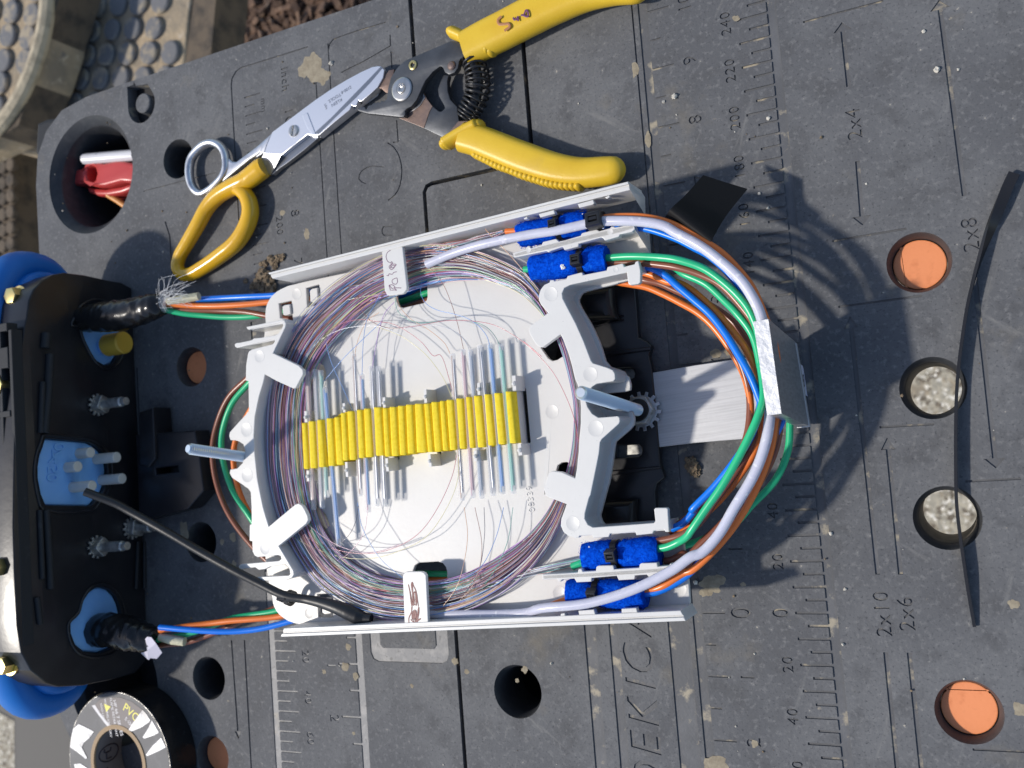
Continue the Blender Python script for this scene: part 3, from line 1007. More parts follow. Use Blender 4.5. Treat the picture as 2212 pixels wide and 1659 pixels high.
# the shelf at the other end, with two forked arms
sh_top = K_a((230, 945), (235, 965), (262, 985), (300, 968), (660, 890), (695, 900), (706, 925), (690, 965), (640, 1035), (600, 1052), (420, 1085), (330, 1092), (290, 1118), (150, 1148), (105, 1152), (78, 1165), (80, 1200), (108, 1218), (560, 1106), (590, 1112), (596, 1138), (570, 1170), (300, 1238), (262, 1262), (248, 1300))
sh_left = K_b((225, -218), (220, -20), (258, -10), (265, 375), (130, 520), (15, 650), (5, 700), (22, 755), (85, 757), (130, 770), (190, 810), (215, 900), (180, 1050), (110, 1120), (20, 1135), (12, 1185), (45, 1245), (260, 1385), (288, 1425), (295, 1640)) + \
    K_c((300, 180), (272, 192), (270, 400), (305, 408), (312, 540), (335, 592), (375, 612), (640, 585), (675, 600), (682, 635), (650, 660), (155, 703), (130, 728), (132, 762), (160, 770), (345, 745), (390, 778), (470, 768), (530, 738), (735, 702), (790, 760), (800, 825), (780, 850), (372, 870), (322, 885), (300, 930), (760, 906), (820, 880), (846, 835), (838, 785), (648, 468))
sh_tab2 = K_c((870, 288), (1005, 180), (1032, 130), (1020, 70), (990, 5), (950, -60), (905, -85), (860, -70), (520, 215))
sh_in = K_c((460, 20),) + K_b((440, 1600), (370, 1250), (335, 900), (325, 700), (340, 450), (390, 200), (450, 0)) + K_a((470, 1562),)
sh_tab1 = K_a((620, 1645), (840, 1745), (870, 1735), (905, 1670), (965, 1560), (960, 1500), (905, 1445), (575, 1285), (735, 950), (742, 900), (725, 865), (690, 850))
wall('shelf_plate', sh_top + sh_left + sh_tab2 + sh_in + sh_tab1, z0=37.2)
sh_body = K_a((300, 1250), (575, 1290), (690, 1050), (706, 930), (742, 900), (738, 945), (600, 1240), (575, 1290))
wall('shelf_wall', F(*K_a((262, 1280), (565, 1240), (560, 1300), (480, 1560))) + K_b((452, 0), (392, 200), (342, 450), (327, 700), (337, 900), (372, 1250), (442, 1600)) + K_c((462, 20), (520, 220), (640, 470), (560, 580), (340, 585), (310, 540), (300, 200)) +
     K_b((295, 1600), (285, 1430), (255, 1385), (200, 1350), (190, 1080), (215, 900), (195, 810), (190, 600), (262, 420), (258, 0)), z1=38.9, bev=0.2)
wall('shelf_wall', K_a((572, 1280), (690, 1050), (708, 935), (740, 900), (735, 950), (590, 1290)), z1=38.9, bev=.1)
wall('shelf_wall', K_c((648, 475), (820, 765), (845, 830), (820, 878), (770, 900), (800, 830), (790, 765), (640, 490)), z1=38.9, bev=.1)
for q in (K_a((250, 965), (690, 880), (700, 905), (262, 985)), K_a((110, 1190), (580, 1095), (590, 1120), (112, 1216)),
          K_c((140, 725), (660, 670), (680, 690), (150, 765)), K_c((310, 895), (780, 860), (790, 890), (310, 928))):
    wall('fork_arm', q, z1=38.9, z0=27.5, bev=.15)
# moulded discs
ej = M()
for pts, r, z in ((K_h((555, 520), (1065, 1560)), 3.1, ZT), (K_i((1135, 780),), 3.3, ZT), (K_i((570, 565),), 3.1, ZF), (K_e((510, 530),), 3.0, ZT),
                  (K_b((230, 620), (240, 1210)), 3.4, ZT), (K_c((470, 500),), 3.0, ZT), (K_a((400, 1330),), 3.0, ZT), (K_f((1360, 830), (300, 1068)), 1.2, ZT),
                  (K_h((1395, 205),), 1.2, ZT), (K_a((880, 520),), 2.9, ZF), (K_f((265, 965),), 2.6, ZF), (K_c((1040, 1340),), 2.6, ZF), (K_e((340, 1440),), 3.2, ZF), (K_e((1880, 1380),), 3.4, ZF)):
    for q in pts:
        c = P(*q, z)
        ej = M()
        ej.lathe([(r, -0.02), (r - .08, 0.05), (r - .22, 0.05), (r - .34, 0.012), (0.01, 0.012)], c, n=36)
        ej.build('moulded_disc', ['white_plastic'], tray)
# finger tabs lying over the coil, one with a name in ink, one scribbled over
wall('finger_tab', K_g((75, 262), (330, 232), (345, 240), (362, 400), (402, 760), (398, 790), (360, 838), (320, 850), (175, 868), (140, 855), (112, 800)), z0=37.6)
wall('finger_tab', K_d((280, 850), (300, 820), (330, 800), (520, 798), (560, 815), (583, 850), (612, 1470), (305, 1480)), z0=37.6)


def ink(name, crops, z, matn, r=0.17, parent=None):
    m = M()
    for pts in crops:
        m.tube([Vector((p.x, p.y, p.z)) for p in spline(at(pts, z), 5)], r, n=6, flat=0.35, up=(0, 0, 1))
    return m.build(name, [matn], parent or tray)


ink('ink_writing', [
    K_g((190, 805), (172, 735), (210, 775), (245, 760), (215, 730), (168, 735)), K_g((200, 800), (240, 795), (268, 800), (240, 772), (328, 770)),
    K_g((275, 650), (270, 640), (210, 672), (220, 710), (262, 720), (280, 690), (275, 648)),
    K_g((140, 608), (165, 608), (168, 588), (215, 592), (228, 570), (270, 560)),
    K_g((180, 520), (172, 490), (200, 465), (232, 460), (262, 465), (240, 500), (205, 532), (182, 520), (215, 480), (250, 480), (215, 510), (190, 490), (210, 455), (190, 445), (205, 430), (220, 450)),
    K_g((190, 280), (150, 310), (132, 360), (150, 420), (180, 442))], 39.55, 'ink_purple', 0.13)
ink('ink_scribble', [
    K_d((355, 965), (365, 1010), (380, 1100), (392, 1200), (402, 1260), (392, 1330), (362, 1400), (362, 1465)),
    K_d((368, 1020), (390, 1130), (405, 1230), (415, 1130), (400, 1020), (395, 960), (405, 938), (425, 990), (450, 1040), (465, 1100), (475, 1180), (485, 1250)),
    K_d((405, 960), (412, 1060), (418, 1150), (420, 1240), (432, 1180), (425, 1080), (440, 1060), (450, 1150), (455, 1240), (462, 1180), (452, 1080)),
    K_d((395, 1260), (400, 1330), (405, 1420), (420, 1300), (425, 1440), (440, 1290), (448, 1450), (455, 1300), (470, 1470), (478, 1320), (490, 1260), (492, 1330), (480, 1420), (515, 1408), (470, 1440), (430, 1455), (385, 1420)),
    K_d((380, 1060), (385, 1150), (398, 1240)), K_d((410, 1080), (415, 1200), (440, 1230)), K_d((430, 1300), (436, 1380), (460, 1440))], 39.55, 'ink_red', 0.26)
tx = M()
c = P(1146, 1078, ZF)
text_mesh('08339', 4.1, Matrix.Translation((c.x, c.y, ZF + .1)) @ Matrix.Rotation(math.radians(93), 4, 'Z'), 0.16, m=tx, spacing=1.1, bold=-0.01)
tx.build('moulded_number', ['white_plastic'], tray)

# splice holder posts (part of the tray) and the long end post
def post(a, b, w_, h, lip):
    po = M()
    pa, pb = P(*a, ZF + h), P(*b, ZF + h)
    d = (pb - pa)
    mt = Matrix.Rotation(math.atan2(d.y, d.x), 4, 'Z')
    c = (pa + pb) / 2
    po.box((c.x, c.y, ZF + h / 2 - .1), (d.length, w_, h + .2), mtx=mt)
    po.lathe([(0.01, -lip), (lip * .8, -lip * .6), (lip, 0), (lip * .8, lip * .6), (.01, lip)], pa.lerp(pb, .55) + Vector((0, 0, .2)), n=12)
    po.build('holder_post', ['white_plastic'], tray)


for a, b in (K_j((668, 618), (676, 735)), K_j((1188, 540), (1196, 675)), K_j((1722, 440), (1732, 612)), K_j((700, 1380), (712, 1572)), K_j((1222, 1330), (1238, 1500)), K_j((1775, 1280), (1792, 1440)), K_j((172, 720), (180, 865)), K_j((200, 1490), (207, 1630)),
             G[5]((888, 822), (892, 900)), G[5]((868, 1260), (868, 1330))):
    post(a, b, 1.3, 8.4, 0.85)
for a, b in (G[5]((1116, 775), (1122, 872)), G[5]((1152, 1218), (1160, 1292)), ):
    post(a, b, 1.6, 8.6, 1.0)
po = M()
q0, q1 = P(*G[5]((1128, 800))[0], ZF + 4), P(*G[5]((1172, 1290))[0], ZF + 4)
d = q1 - q0
po.box((q0 + q1) / 2 - Vector((0, 0, 1.5)), (d.length, 1.5, 5.5), mtx=Matrix.Rotation(math.atan2(d.y, d.x), 4, 'Z'))
po.build('holder_post', ['white_plastic'], tray)

# ------------------------------------------------------------------ yellow splice holder
ZR = ZF + 9.6
ribs = [((120, 195, 872), (150, 225, 1472)), ((205, 300, 850), (230, 330, 1460)), ((318, 403, 832), (345, 435, 1446)), ((437, 535, 813), (463, 565, 1430)), ((540, 625, 798), (567, 683, 1414)),
        ((625, 705, 743), (655, 735, 1360)), ((706, 808, 720), (738, 840, 1352)), ((832, 920, 702), (860, 950, 1327)), ((922, 1022, 687), (948, 1055, 1316)), ((1050, 1165, 670), (1078, 1198, 1298)),
        ((1170, 1248, 679), (1200, 1281, 1310)), ((1252, 1360, 664), (1283, 1388, 1302)), ((1362, 1462, 650), (1390, 1486, 1288)), ((1464, 1575, 635), (1490, 1600, 1270)), ((1578, 1703, 624), (1603, 1755, 1254)),
        ((1704, 1790, 622), (1756, 1838, 1252)), ((1793, 1903, 600), (1840, 1947, 1246)), ((1908, 1987, 587), (1950, 2035, 1232)), ((1989, 2098, 573), (2037, 2140, 1222))]
ribF = [[K_j((a[0], a[2]), (a[1], a[2]), (b[1], b[2]), (b[0], b[2])) for a, b in (r,)][0] for r in ribs]
for a, b in (((740, 795, 923), (765, 810, 1248)), ((803, 845, 913), (830, 868, 1243)), ((853, 910, 906), (880, 937, 1240)), ((922, 970, 896), (948, 1000, 1228)), ((985, 1040, 888), (1013, 1068, 1220)), ((1060, 1110, 878), (1088, 1140, 1213))):
    ribF.append(G[5]((a[0], a[2]), (a[1], a[2]), (b[1], b[2]), (b[0], b[2])))
holder = thing('splice_holder', 'bright yellow ribbed foam splice holder standing across the white tray floor', 'splice holder', (32, 84, ZF))
for q in ribF:
    tl, tr, br, bl = at(q, ZR - .6)
    m = M()
    vs, n = [], 9
    prof = []
    for k in range(n):
        t = k / (n - 1)
        prof.append((t, -1.5 * (abs(2 * t - 1)) ** 4.5 + 0.6 - 0.5 * t))
    rings = []
    for e in (0.0, 0.02, 0.5, 0.98, 1.0):
        L, R = tl.lerp(bl, e), tr.lerp(br, e)
        ex = -0.35 if e in (0.0, 1.0) else 0.0
        ring = [L.lerp(R, t) + Vector((0, 0, h + ex)) for t, h in prof]
        ring = [Vector((L.x, L.y, ZF + .1))] + ring + [Vector((R.x, R.y, ZF + .1))]
        rings.append(ring)
    nn = len(rings[0])
    for r in rings:
        vs += r
    fs = []
    for i in range(len(rings) - 1):
        for k in range(nn - 1):
            fs.append((i * nn + k, i * nn + k + 1, (i + 1) * nn + k + 1, (i + 1) * nn + k))
    fs.append(tuple(range(nn)))
    fs.append(tuple((len(rings) - 1) * nn + k for k in range(nn))[::-1])
    m.add(vs, fs)
    m.build('foam_rib', ['yellow_foam'], holder, smooth=38)
# dark slot base strip between the ribs
bs = M()
ll = [P(*q[0], ZF + 4) for q in ribF] + [P(*ribF[-1][1], ZF + 4)]
lb = [P(*q[3], ZF + 4) for q in ribF] + [P(*ribF[-1][2], ZF + 4)]
for i in range(len(ll) - 1):
    t0, t1, b1, b0 = ll[i], ll[i + 1], lb[i + 1], lb[i]
    a, b, c, d = t0.lerp(b0, .02), t1.lerp(b1, .02), b1.lerp(t1, .02), b0.lerp(t0, .02)
    if (t1 - t0).length < 9:
        bs.hexa([Vector((p.x, p.y, ZF + 4)) for p in (a, b, c, d)], [Vector((p.x, p.y, ZF + .05)) for p in (a, b, c, d)])
bs.build('foam_base', ['yellow_foam'], holder)

# ------------------------------------------------------------------ splice sleeves: clear tube, steel rod, coloured fibre inside
ZS = ZF + 7.2
SL = [  # top, bottom, rod colour, end inset, words
    (K_j((198, 205))[0], K_b((1105, 1655))[0], (0.62, 0.45, 0.38), 'cloudy splice sleeve with pale salmon core, first of the row beside the coil'),
    (K_j((300, 178))[0], K_b((1215, 1640))[0], (0.45, 0.43, 0.44), 'cloudy splice sleeve with grey core, in the second gap of the yellow holder'),
    (K_j((372, 190))[0], K_b((1275, 1500))[0], (0.30, 0.55, 0.45), 'cloudy splice sleeve with green tinted upper end beside the coil'),
    (K_j((425, 412))[0], K_c((1430, 470))[0], (0.16, 0.36, 0.72), 'long splice sleeve with white capped end and blue core in its lower half'),
    (K_j((800, -20))[0], K_b((1710, 1480))[0], (0.42, 0.42, 0.43), 'clear splice sleeve with steel rod and a tall orange fibre entering its top'),
    (K_j((900, 235))[0], K_b((1815, 1690))[0], (0.30, 0.48, 0.75), 'clear splice sleeve with bright blue upper core and pink lower core'),
    (K_j((1030, 130))[0], K_b((1930, 1610))[0], (0.42, 0.42, 0.43), 'clear splice sleeve with steel rod and a violet fibre entering its top'),
    (K_j((1120, 135))[0], K_b((2022, 1610))[0], (0.40, 0.40, 0.42), 'clear splice sleeve with steel rod and a grey fibre entering its top'),
    (G[5]((720, 632))[0], G[5]((784, 1585))[0], (0.42, 0.41, 0.40), 'clear splice sleeve with steel rod and an orange fibre curving into its top'),
    (G[5]((787, 605))[0], G[5]((853, 1570))[0], (0.55, 0.36, 0.38), 'clear splice sleeve with dusky pink core, brown fibre entering from above'),
    (G[5]((835, 607))[0], G[5]((910, 1572))[0], (0.38, 0.43, 0.50), 'clear splice sleeve with slate blue-grey core'),
    (G[5]((897, 580))[0], G[5]((985, 1555))[0], (0.36, 0.36, 0.36), 'clear splice sleeve with dark steel rod ending short of its open top'),
    (G[5]((962, 562))[0], G[5]((1046, 1545))[0], (0.14, 0.34, 0.72), 'clear splice sleeve with strong blue core and blue fibre'),
    (G[5]((1033, 572))[0], G[5]((1116, 1540))[0], (0.22, 0.55, 0.45), 'clear splice sleeve with sea green core, nearest the black slot'),
]
for i, (a, b, colr, lab) in enumerate(SL):
    pa, pb = P(*a, ZS), P(*b, ZS - .3)
    t = thing('splice_sleeve', lab, 'splice sleeve', ((pa + pb) / 2).to_tuple()[:2] + (ZS - 1.5,), 'splice sleeves in the yellow holder')
    m = M()
    d = (pb - pa)
    L = d.length
    m.tube([pa, pa + d * (.8 / L), pb - d * (.8 / L), pb], [1.15, 1.3, 1.3, 1.15], n=14, caps=False)
    m.build('clear_tube', ['sleeve_clear'], t)
    side = Vector((d.y, -d.x, 0)).normalized()
    m = M()
    steel = colr[0] == 0.42 or colr[0] in (0.40, 0.36)
    m.tube([pa + d * (2.6 / L) + side * -.35, pb - d * (3.4 / L) + side * -.35], 0.6, n=10)
    nm = 'core_%d' % i
    if steel:
        MATS[nm] = MATS['steel']
    else:
        mat(nm, colr, 0.35)
    m.build('core_rod', [nm], t)
    m = M()
    m.tube([pa + d * (1.0 / L) + side * .5, pb - d * (1.0 / L) + side * .5], 0.3, n=8)
    nm = 'strand_%d' % i
    mat(nm, {4: (0.72, 0.50, 0.36), 5: (0.70, 0.42, 0.46), 8: (0.74, 0.52, 0.38), 3: (0.2, 0.4, 0.75)}.get(i, tuple(min(.8, c * 1.25 + .1) for c in colr)), 0.3)
    m.build('fibre_core', [nm], t)

# ------------------------------------------------------------------ the coil of fibres
outer = F((577, 950), (582, 850), (606, 760), (645, 690), (700, 632), (762, 586), (832, 550), (885, 536), (950, 529), (1020, 541), (1090, 567), (1135, 593), (1168, 632), (1196, 688), (1222, 735), (1243, 815), (1254, 880), (1254, 955), (1246, 1015), (1230, 1070), (1206, 1135), (1160, 1210), (1095, 1272), (1015, 1315), (925, 1337), (840, 1337), (760, 1313), (690, 1268), (640, 1200), (600, 1115), (582, 1035))
inner = F((655, 940), (658, 860), (672, 800), (705, 745), (745, 702), (795, 658), (852, 628), (905, 603), (965, 592), (1020, 594), (1080, 612), (1125, 632), (1160, 662), (1184, 692), (1211, 742), (1234, 818), (1245, 880), (1243, 950), (1232, 1010), (1212, 1060), (1178, 1120), (1120, 1180), (1050, 1222), (985, 1250), (910, 1262), (842, 1256), (785, 1238), (735, 1203), (695, 1150), (672, 1085), (660, 1015))
zmid = [30.0] * len(outer)
coil = M()
NB = 215
keysF = [c for c, _ in FIB]
wts = [1.0, 1.0, 1.1, 0.9, 1.5, 1.5, .8, 0.6, 0.7, 1.7, 1.7, 1.6]
crv = random.Random(21)
bundles = [(crv.random() ** 0.85, crv.choices(range(12), wts)[0]) for _ in range(26)]
for i in range(NB):
    bt, bc = bundles[crv.randrange(len(bundles))]
    t0 = min(1.0, max(0.0, bt + crv.gauss(0, .035)))
    if crv.random() < 0.25:
        t0 = crv.random()
    col = bc if crv.random() < .45 else crv.choices(range(12), wts)[0]
    ph, am = crv.random() * 6.28, crv.uniform(.02, .13)
    ph2, am2 = crv.random() * 6.28, crv.uniform(.01, .07)
    zz = crv.uniform(0.3, 7.5)
    pts = []
    n = len(outer)
    for k in range(n):
        th = 2 * math.pi * k / n
        t = t0 + am * math.sin(th + ph) + am2 * math.sin(3 * th + ph2)
        t = min(1.05, max(-.02, t))
        z = ZF + zz + 1.0 * math.sin(th * 2 + ph2)
        a, b = P(*outer[k], 31), P(*inner[k], 31)
        p = a.lerp(b, t)
        pts.append(Vector((p.x, p.y, max(ZF + .2, z))))
    # some strands cover only part of the way round
    if crv.random() < 0.35:
        s0, ln = crv.randrange(n), crv.randrange(11, 25)
        pts = [pts[(s0 + k) % n] for k in range(ln)]
        coil.tube(spline(pts, 5), 0.14, n=5, mi=col)
    else:
        coil.tube(spline(pts, 5, closed=True), 0.15, n=5, mi=col, closed=True)
tag(coil.build('fibre_coil', ['fibre_' + k for k in keysF], smooth=80, weld=False), 'dense many coloured coil of hair-thin fibres round the inside of the white tray', 'fibre coil', kind='stuff')
# fan of strands that leaves the coil for the felt wraps
fan = M()
for path0, path1, cnt in ((K_g((650, 240), (1000, 190), (1400, 95), (1690, 40)), K_g((700, 330), (1100, 240), (1450, 130), (1690, 60)), 26),
                          (K_g((1300, 420), (1600, 480), (1800, 520), (1915, 520)), K_g((1350, 480), (1650, 560), (1850, 590), (1930, 560)), 10),
                          (K_d((900, 1080), (1500, 900), (1900, 780), (2212, 700), (2900, 560)), K_d((950, 1160), (1500, 1000), (1900, 880), (2212, 810), (2880, 650)), 20),
                          (K_d((900, 900), (1300, 760), (1700, 480), (2000, 300)), K_d((950, 1010), (1450, 850), (1850, 600), (2150, 330)), 18),
                          (K_g((-400, 1050), (0, 960), (350, 850), (900, 700), (1600, 670)), K_g((-300, 900), (100, 830), (450, 750), (1000, 640), (1550, 660)), 13),
                          (K_g((-300, 750), (0, 690), (350, 560), (660, 440)), K_g((-300, 800), (0, 720), (350, 600), (660, 470)), 12),
                          (K_c((1350, 700), (1700, 880), (2100, 960), (2600, 980), (3200, 850)), K_c((1300, 900), (1700, 1120), (2100, 1200), (2600, 1180), (3200, 1000)), 16)):
    for k in range(cnt):
        t = crv.random()
        a, b = at(path0, ZF + 4), at(path1, ZF + 4)
        w0, w1 = crv.uniform(-.15, .15), crv.uniform(-.15, .15)
        pts = []
        for j, (u, v) in enumerate(zip(a, b)):
            s = j / (len(a) - 1)
            p = u.lerp(v, min(1, max(0, t + w0 * (1 - s) + w1 * s)))
            pts.append(Vector((p.x, p.y, ZF + crv.uniform(2, 7.5))))
        fan.tube(spline(pts, 8), 0.14, n=5, mi=crv.choices(range(12), wts)[0])
tag(fan.build('fibre_fan', ['fibre_' + k for k in keysF], smooth=80, weld=False), 'loose fans of coloured strands leaving the coil for the blue felt wraps', 'fibres', kind='stuff')

LOOSE = [
    ('brown', K_g((700, 510), (870, 720), (970, 950), (1050, 1200), (1100, 1400), (1135, 1560)), 'brown fibre running from the clear tube end down to a pink splice sleeve'),
    ('blue', K_g((600, 660), (580, 820), (640, 960), (780, 1050), (1000, 1105), (1200, 1170), (1350, 1280), (1440, 1400), (1475, 1510)), 'blue fibre snaking across the white floor to the strong blue splice sleeve'),
    ('green', K_g((245, 880), (280, 1060), (400, 1170), (580, 1220), (950, 1190), (1250, 1205), (1450, 1290), (1560, 1420), (1607, 1530)), 'green fibre arching over the white floor to the sea green splice sleeve'),
    ('red', K_g((0, 1265), (200, 1290), (500, 1265), (900, 1195), (1200, 1195), (1500, 1240), (1750, 1360), (1950, 1500), (2150, 1659)) + K_h((200, 1130), (400, 1320), (560, 1500), (660, 1659)) + K_i((800, 480), (870, 700), (912, 960)), 'long dark red fibre looping past every sleeve to the steel bolt'),
    ('slate', K_g((60, 1200), (300, 1285), (700, 1250), (900, 1280), (1080, 1370), (1180, 1500), (1212, 1580)), 'slate grey fibre bending down to the slate cored splice sleeve'),
    ('orange', K_g((270, 880), (310, 1010), (450, 1170), (650, 1290), (800, 1400), (900, 1500), (962, 1620)), 'orange fibre from under the finger tab to a steel rod sleeve'),
    ('red', K_a((1330, 980), (1500, 890), (1720, 850), (1950, 880)) + K_g((200, 1230), (400, 1330), (600, 1480), (750, 1650)) + G[5]((640, 640), (700, 800), (726, 905)), 'dark red fibre crossing the floor and diving between yellow ribs'),
    ('red', G[5]((748, 1290), (720, 1420), (620, 1640)) + G[8]((500, 140), (350, 230), (200, 268), (50, 262), (-120, 215), (-300, 120)), 'dark red fibre leaving the underside of the yellow holder in a wide bow'),
    ('yellow', K_g((0, 1270), (300, 1380), (500, 1510), (670, 1659)) + G[5]((660, 790), (715, 910)), 'pale yellow fibre sweeping down to the middle of the yellow holder'),
    ('yellow', G[5]((760, 1300), (755, 1440), (700, 1600)) + G[8]((550, 160), (380, 250), (200, 300), (20, 295), (-160, 240), (-320, 160)), 'pale yellow fibre bowing across the lower floor of the tray'),
    ('blue', K_j((440, -170), (480, 0), (550, 190), (640, 380), (740, 600), (788, 715)), 'blue fibre slanting down to a foam rib, crossing another blue one'),
    ('blue', K_j((1150, -430), (700, 0), (550, 170), (440, 300), (330, 420)), 'straight blue fibre slanting from the finger tab towards the coil'),
    ('orange', K_a((1950, 760), (1800, 860), (1700, 1050), (1650, 1220), (1640, 1330)), 'orange fibre dropping into the tall steel rod sleeve'),
    ('blue', K_a((1990, 480), (1900, 650), (1800, 830), (1750, 1100), (1730, 1560)), 'blue fibre dropping straight into the bright blue splice sleeve'),
    ('violet', K_a((2150, 620), (2030, 760), (1960, 950), (1900, 1250), (1860, 1480)), 'violet fibre dropping into a steel rod sleeve'),
    ('slate', K_a((2100, 700), (1980, 900), (1920, 1200), (1915, 1460)), 'grey fibre dropping into a steel rod sleeve beside the violet one'),
    ('brown', K_a((1680, 480), (1700, 680), (1850, 870), (2050, 955), (2212, 960)), 'brown fibre hooking sideways below the coil'),
    ('white', K_a((950, 1380), (1150, 1150), (1400, 1000), (1700, 935), (2000, 950), (2212, 1040)), 'white fibre arching from the coil over the tops of the sleeves'),
    ('orange', G[8]((797, -30), (818, 150), (790, 350), (745, 490), (660, 610)), 'orange fibre curving from a sleeve end back to the coil, tallest of its neighbours'),
    ('brown', G[8]((866, -30), (910, 200), (900, 340), (850, 480), (770, 570)), 'brown fibre curving from the dusky pink sleeve back to the coil'),
    ('black', G[8]((925, -30), (928, 150), (890, 380), (800, 520)), 'dark fibre curving from the slate cored sleeve back to the coil'),
    ('blue', G[8]((1052, -30), (1000, 170), (900, 360), (760, 440), (560, 470)), 'blue fibre curving from the strong blue sleeve back to the coil'),
    ('green', G[8]((1112, -30), (1080, 180), (1010, 350), (930, 470)), 'green fibre curving from the sea green sleeve back to the coil'),
    ('blue', G[8]((105, -60), (130, 80), (180, 190), (260, 310), (395, 425)), 'blue fibre slanting from sleeve ends down to the scribbled finger tab'),
    ('black', G[8]((112, -40), (90, 70), (40, 160), (-60, 225), (-180, 240)), 'dark fibre hooking left from a steel rod sleeve end'),
    ('rose', G[8]((172, -30), (150, 120), (100, 210), (20, 290), (-60, 320)), 'pink fibre bending from a sleeve end towards the coil'),
    ('rose', K_c((1030, 190), (1150, 290), (1400, 450), (1700, 545), (1950, 535), (2212, 445)), 'pink fibre bowing under the sleeves beside a dark red one'),
    ('orange', F((1041, 478), (1048, 494), (1064, 512), (1091, 540), (1125, 578), (1163, 625)), 'single tan fibre sticking up over the channel by the orange stub'),
]
for cn, path, lab in LOOSE:
    m = M()
    n = len(path)
    zs = [ZF + 7.6 + 1.6 * math.sin(2.6 * i / max(1, n - 1) + len(lab)) for i in range(n)]
    m.tube(spline(at(path, zs), 7), 0.135, n=6)
    tag(m.build('optical_fibre', ['fibre_' + cn], smooth=80, weld=False), lab, 'optical fibre', 'loose fibres over the tray floor')


# ================================================================== CABLES
def cable(label, matn, path, z, r=1.32, group='coloured buffer tubes of the cable loop', name='buffer_tube', cat='cable', n=12, sm=8):
    m = M()
    pts = spline(at(path, z), sm)
    m.tube(pts, r, n=n)
    return tag(m.build(name, [matn], smooth=60), label, cat, group)


cable('thick milky clear tube from the fibre coil through the metal clip and back', 'wire_clear',
      K_g((662, 462), (1000, 320), (1400, 200), (1900, 95)) + K_f((0, 928), (350, 862), (700, 808), (1000, 742), (1200, 700), (1500, 690), (1800, 706), (2050, 755)) + F((1460, 503), (1510, 530)) + G[6]((240, 30), (380, 160), (470, 300), (510, 400), (560, 640), (572, 850), (565, 1040), (540, 1200), (470, 1400), (330, 1640)) +
      G[9]((230, 150), (120, 265)) + K_e((2050, 960), (1800, 1135), (1300, 1385), (700, 1565), (100, 1632)) + K_d((1900, 1330), (1500, 1352), (1100, 1350), (640, 1345)),
      [35, 36, 38, 39, 40, 40, 40, 40, 41, 41, 40.5, 40, 40, 41, 42, 42, 42, 41, 40, 40, 40, 40, 40, 40.5, 41, 41, 40.5, 39.5, 36, 33, 32, 32], 1.95, name='clear_tube', group=None)
cable('orange buffer tube hugging the milky clear tube, wrapped by the black tape flag', 'wire_orange',
      K_f((1000, 700), (1150, 672), (1350, 640), (1600, 630), (1800, 640), (2040, 690)) + F((1470, 492), (1510, 515)) + G[6]((240, -30), (340, 65), (450, 205), (530, 385), (600, 600), (618, 850), (600, 1060)) +
      F((1664, 975), (1636, 1050), (1594, 1125)) + G[9]((220, 230), (60, 378)) + K_e((1950, 1175), (1700, 1330), (1560, 1385), (1400, 1400)),
      [33, 35, 38, 39, 39, 38, 38, 38, 38, 38, 38, 38, 36, 36, 36, 35, 35, 35, 34, 34, 33, 33], 1.35)
cable('blue buffer tube half hidden under the milky clear tube above the arch', 'wire_blue',
      K_f((980, 800), (1200, 790), (1400, 775), (1800, 790), (2212, 922)) + F((1500, 536),) + G[6]((170, 0), (300, 118), (420, 280), (500, 480), (540, 700)),
      [32, 33, 34, 35, 36, 36, 36, 36, 36, 36], 1.32)
cable('green buffer tube leaving a felt wrap above a brown one, in plain view', 'wire_green',
      K_f((1290, 1175), (1500, 1155), (1700, 1150), (2000, 1165), (2212, 1192)) + G[6]((110, 70), (200, 122), (350, 250), (440, 370), (505, 560), (540, 760)), [34, 35, 36, 37, 38, 38, 38, 38, 38, 37, 37], 1.5)
cable('brown buffer tube leaving a felt wrap just under the green one', 'wire_brown',
      K_f((1290, 1225), (1500, 1228), (1800, 1240), (2000, 1260), (2212, 1292)) + G[6]((110, 118), (250, 190), (400, 350), (470, 455), (525, 620), (560, 800)), [33, 33, 34, 35, 36, 36, 36, 36, 36, 36, 36], 1.4)
cable('second green buffer tube passing below the brown one towards the clip', 'wire_green',
      F((1360, 560), (1405, 568)) + G[6]((-60, 70), (0, 112), (150, 182), (270, 290), (350, 372), (450, 510), (500, 700), (520, 900)), [26, 28, 30, 32, 33, 34, 35, 35, 35, 35], 1.45)
cable('blue buffer tube coming out from under the arch end and crossing to the clip', 'wire_blue',
      K_f((1700, 1270), (1910, 1308), (2100, 1420)) + G[6]((-40, 190), (60, 275), (180, 382), (280, 510), (350, 622), (430, 760), (490, 905), (505, 960), (440, 1170), (330, 1340), (200, 1502), (60, 1648)) + K_e((2090, 350), (1950, 520), (1800, 600)), [28, 30, 31, 32, 33, 34, 35, 36, 37, 37, 37, 36, 36, 35, 34, 33, 32, 30], 1.45)
cable('orange buffer tube just under the crossing blue one', 'wire_orange',
      K_f((1700, 1340), (1900, 1392), (2100, 1480)) + G[6]((-30, 175), (40, 210), (150, 300), (250, 402), (340, 510), (410, 605), (480, 760), (520, 960), (470, 1250), (370, 1420), (240, 1580)) + G[9]((60, 85), (-80, 180)), [27, 28, 29, 30, 30, 31, 32, 32, 33, 33, 33, 32, 31, 30, 30, 29], 1.4)
cable('brown buffer tube sagging inside the loop under the crossing orange one', 'wire_brown',
      K_f((1650, 1420), (1800, 1458), (2000, 1500), (2212, 1592)) + G[6]((60, 270), (200, 335), (330, 432), (420, 560), (480, 720), (520, 960), (510, 1090), (400, 1310), (200, 1600)) + K_e((2150, 525), (1900, 690), (1600, 762), (1480, 790)), [25, 26, 26, 26, 26, 27, 27, 28, 29, 30, 32, 33, 34, 35, 35, 34, 34], 1.4)
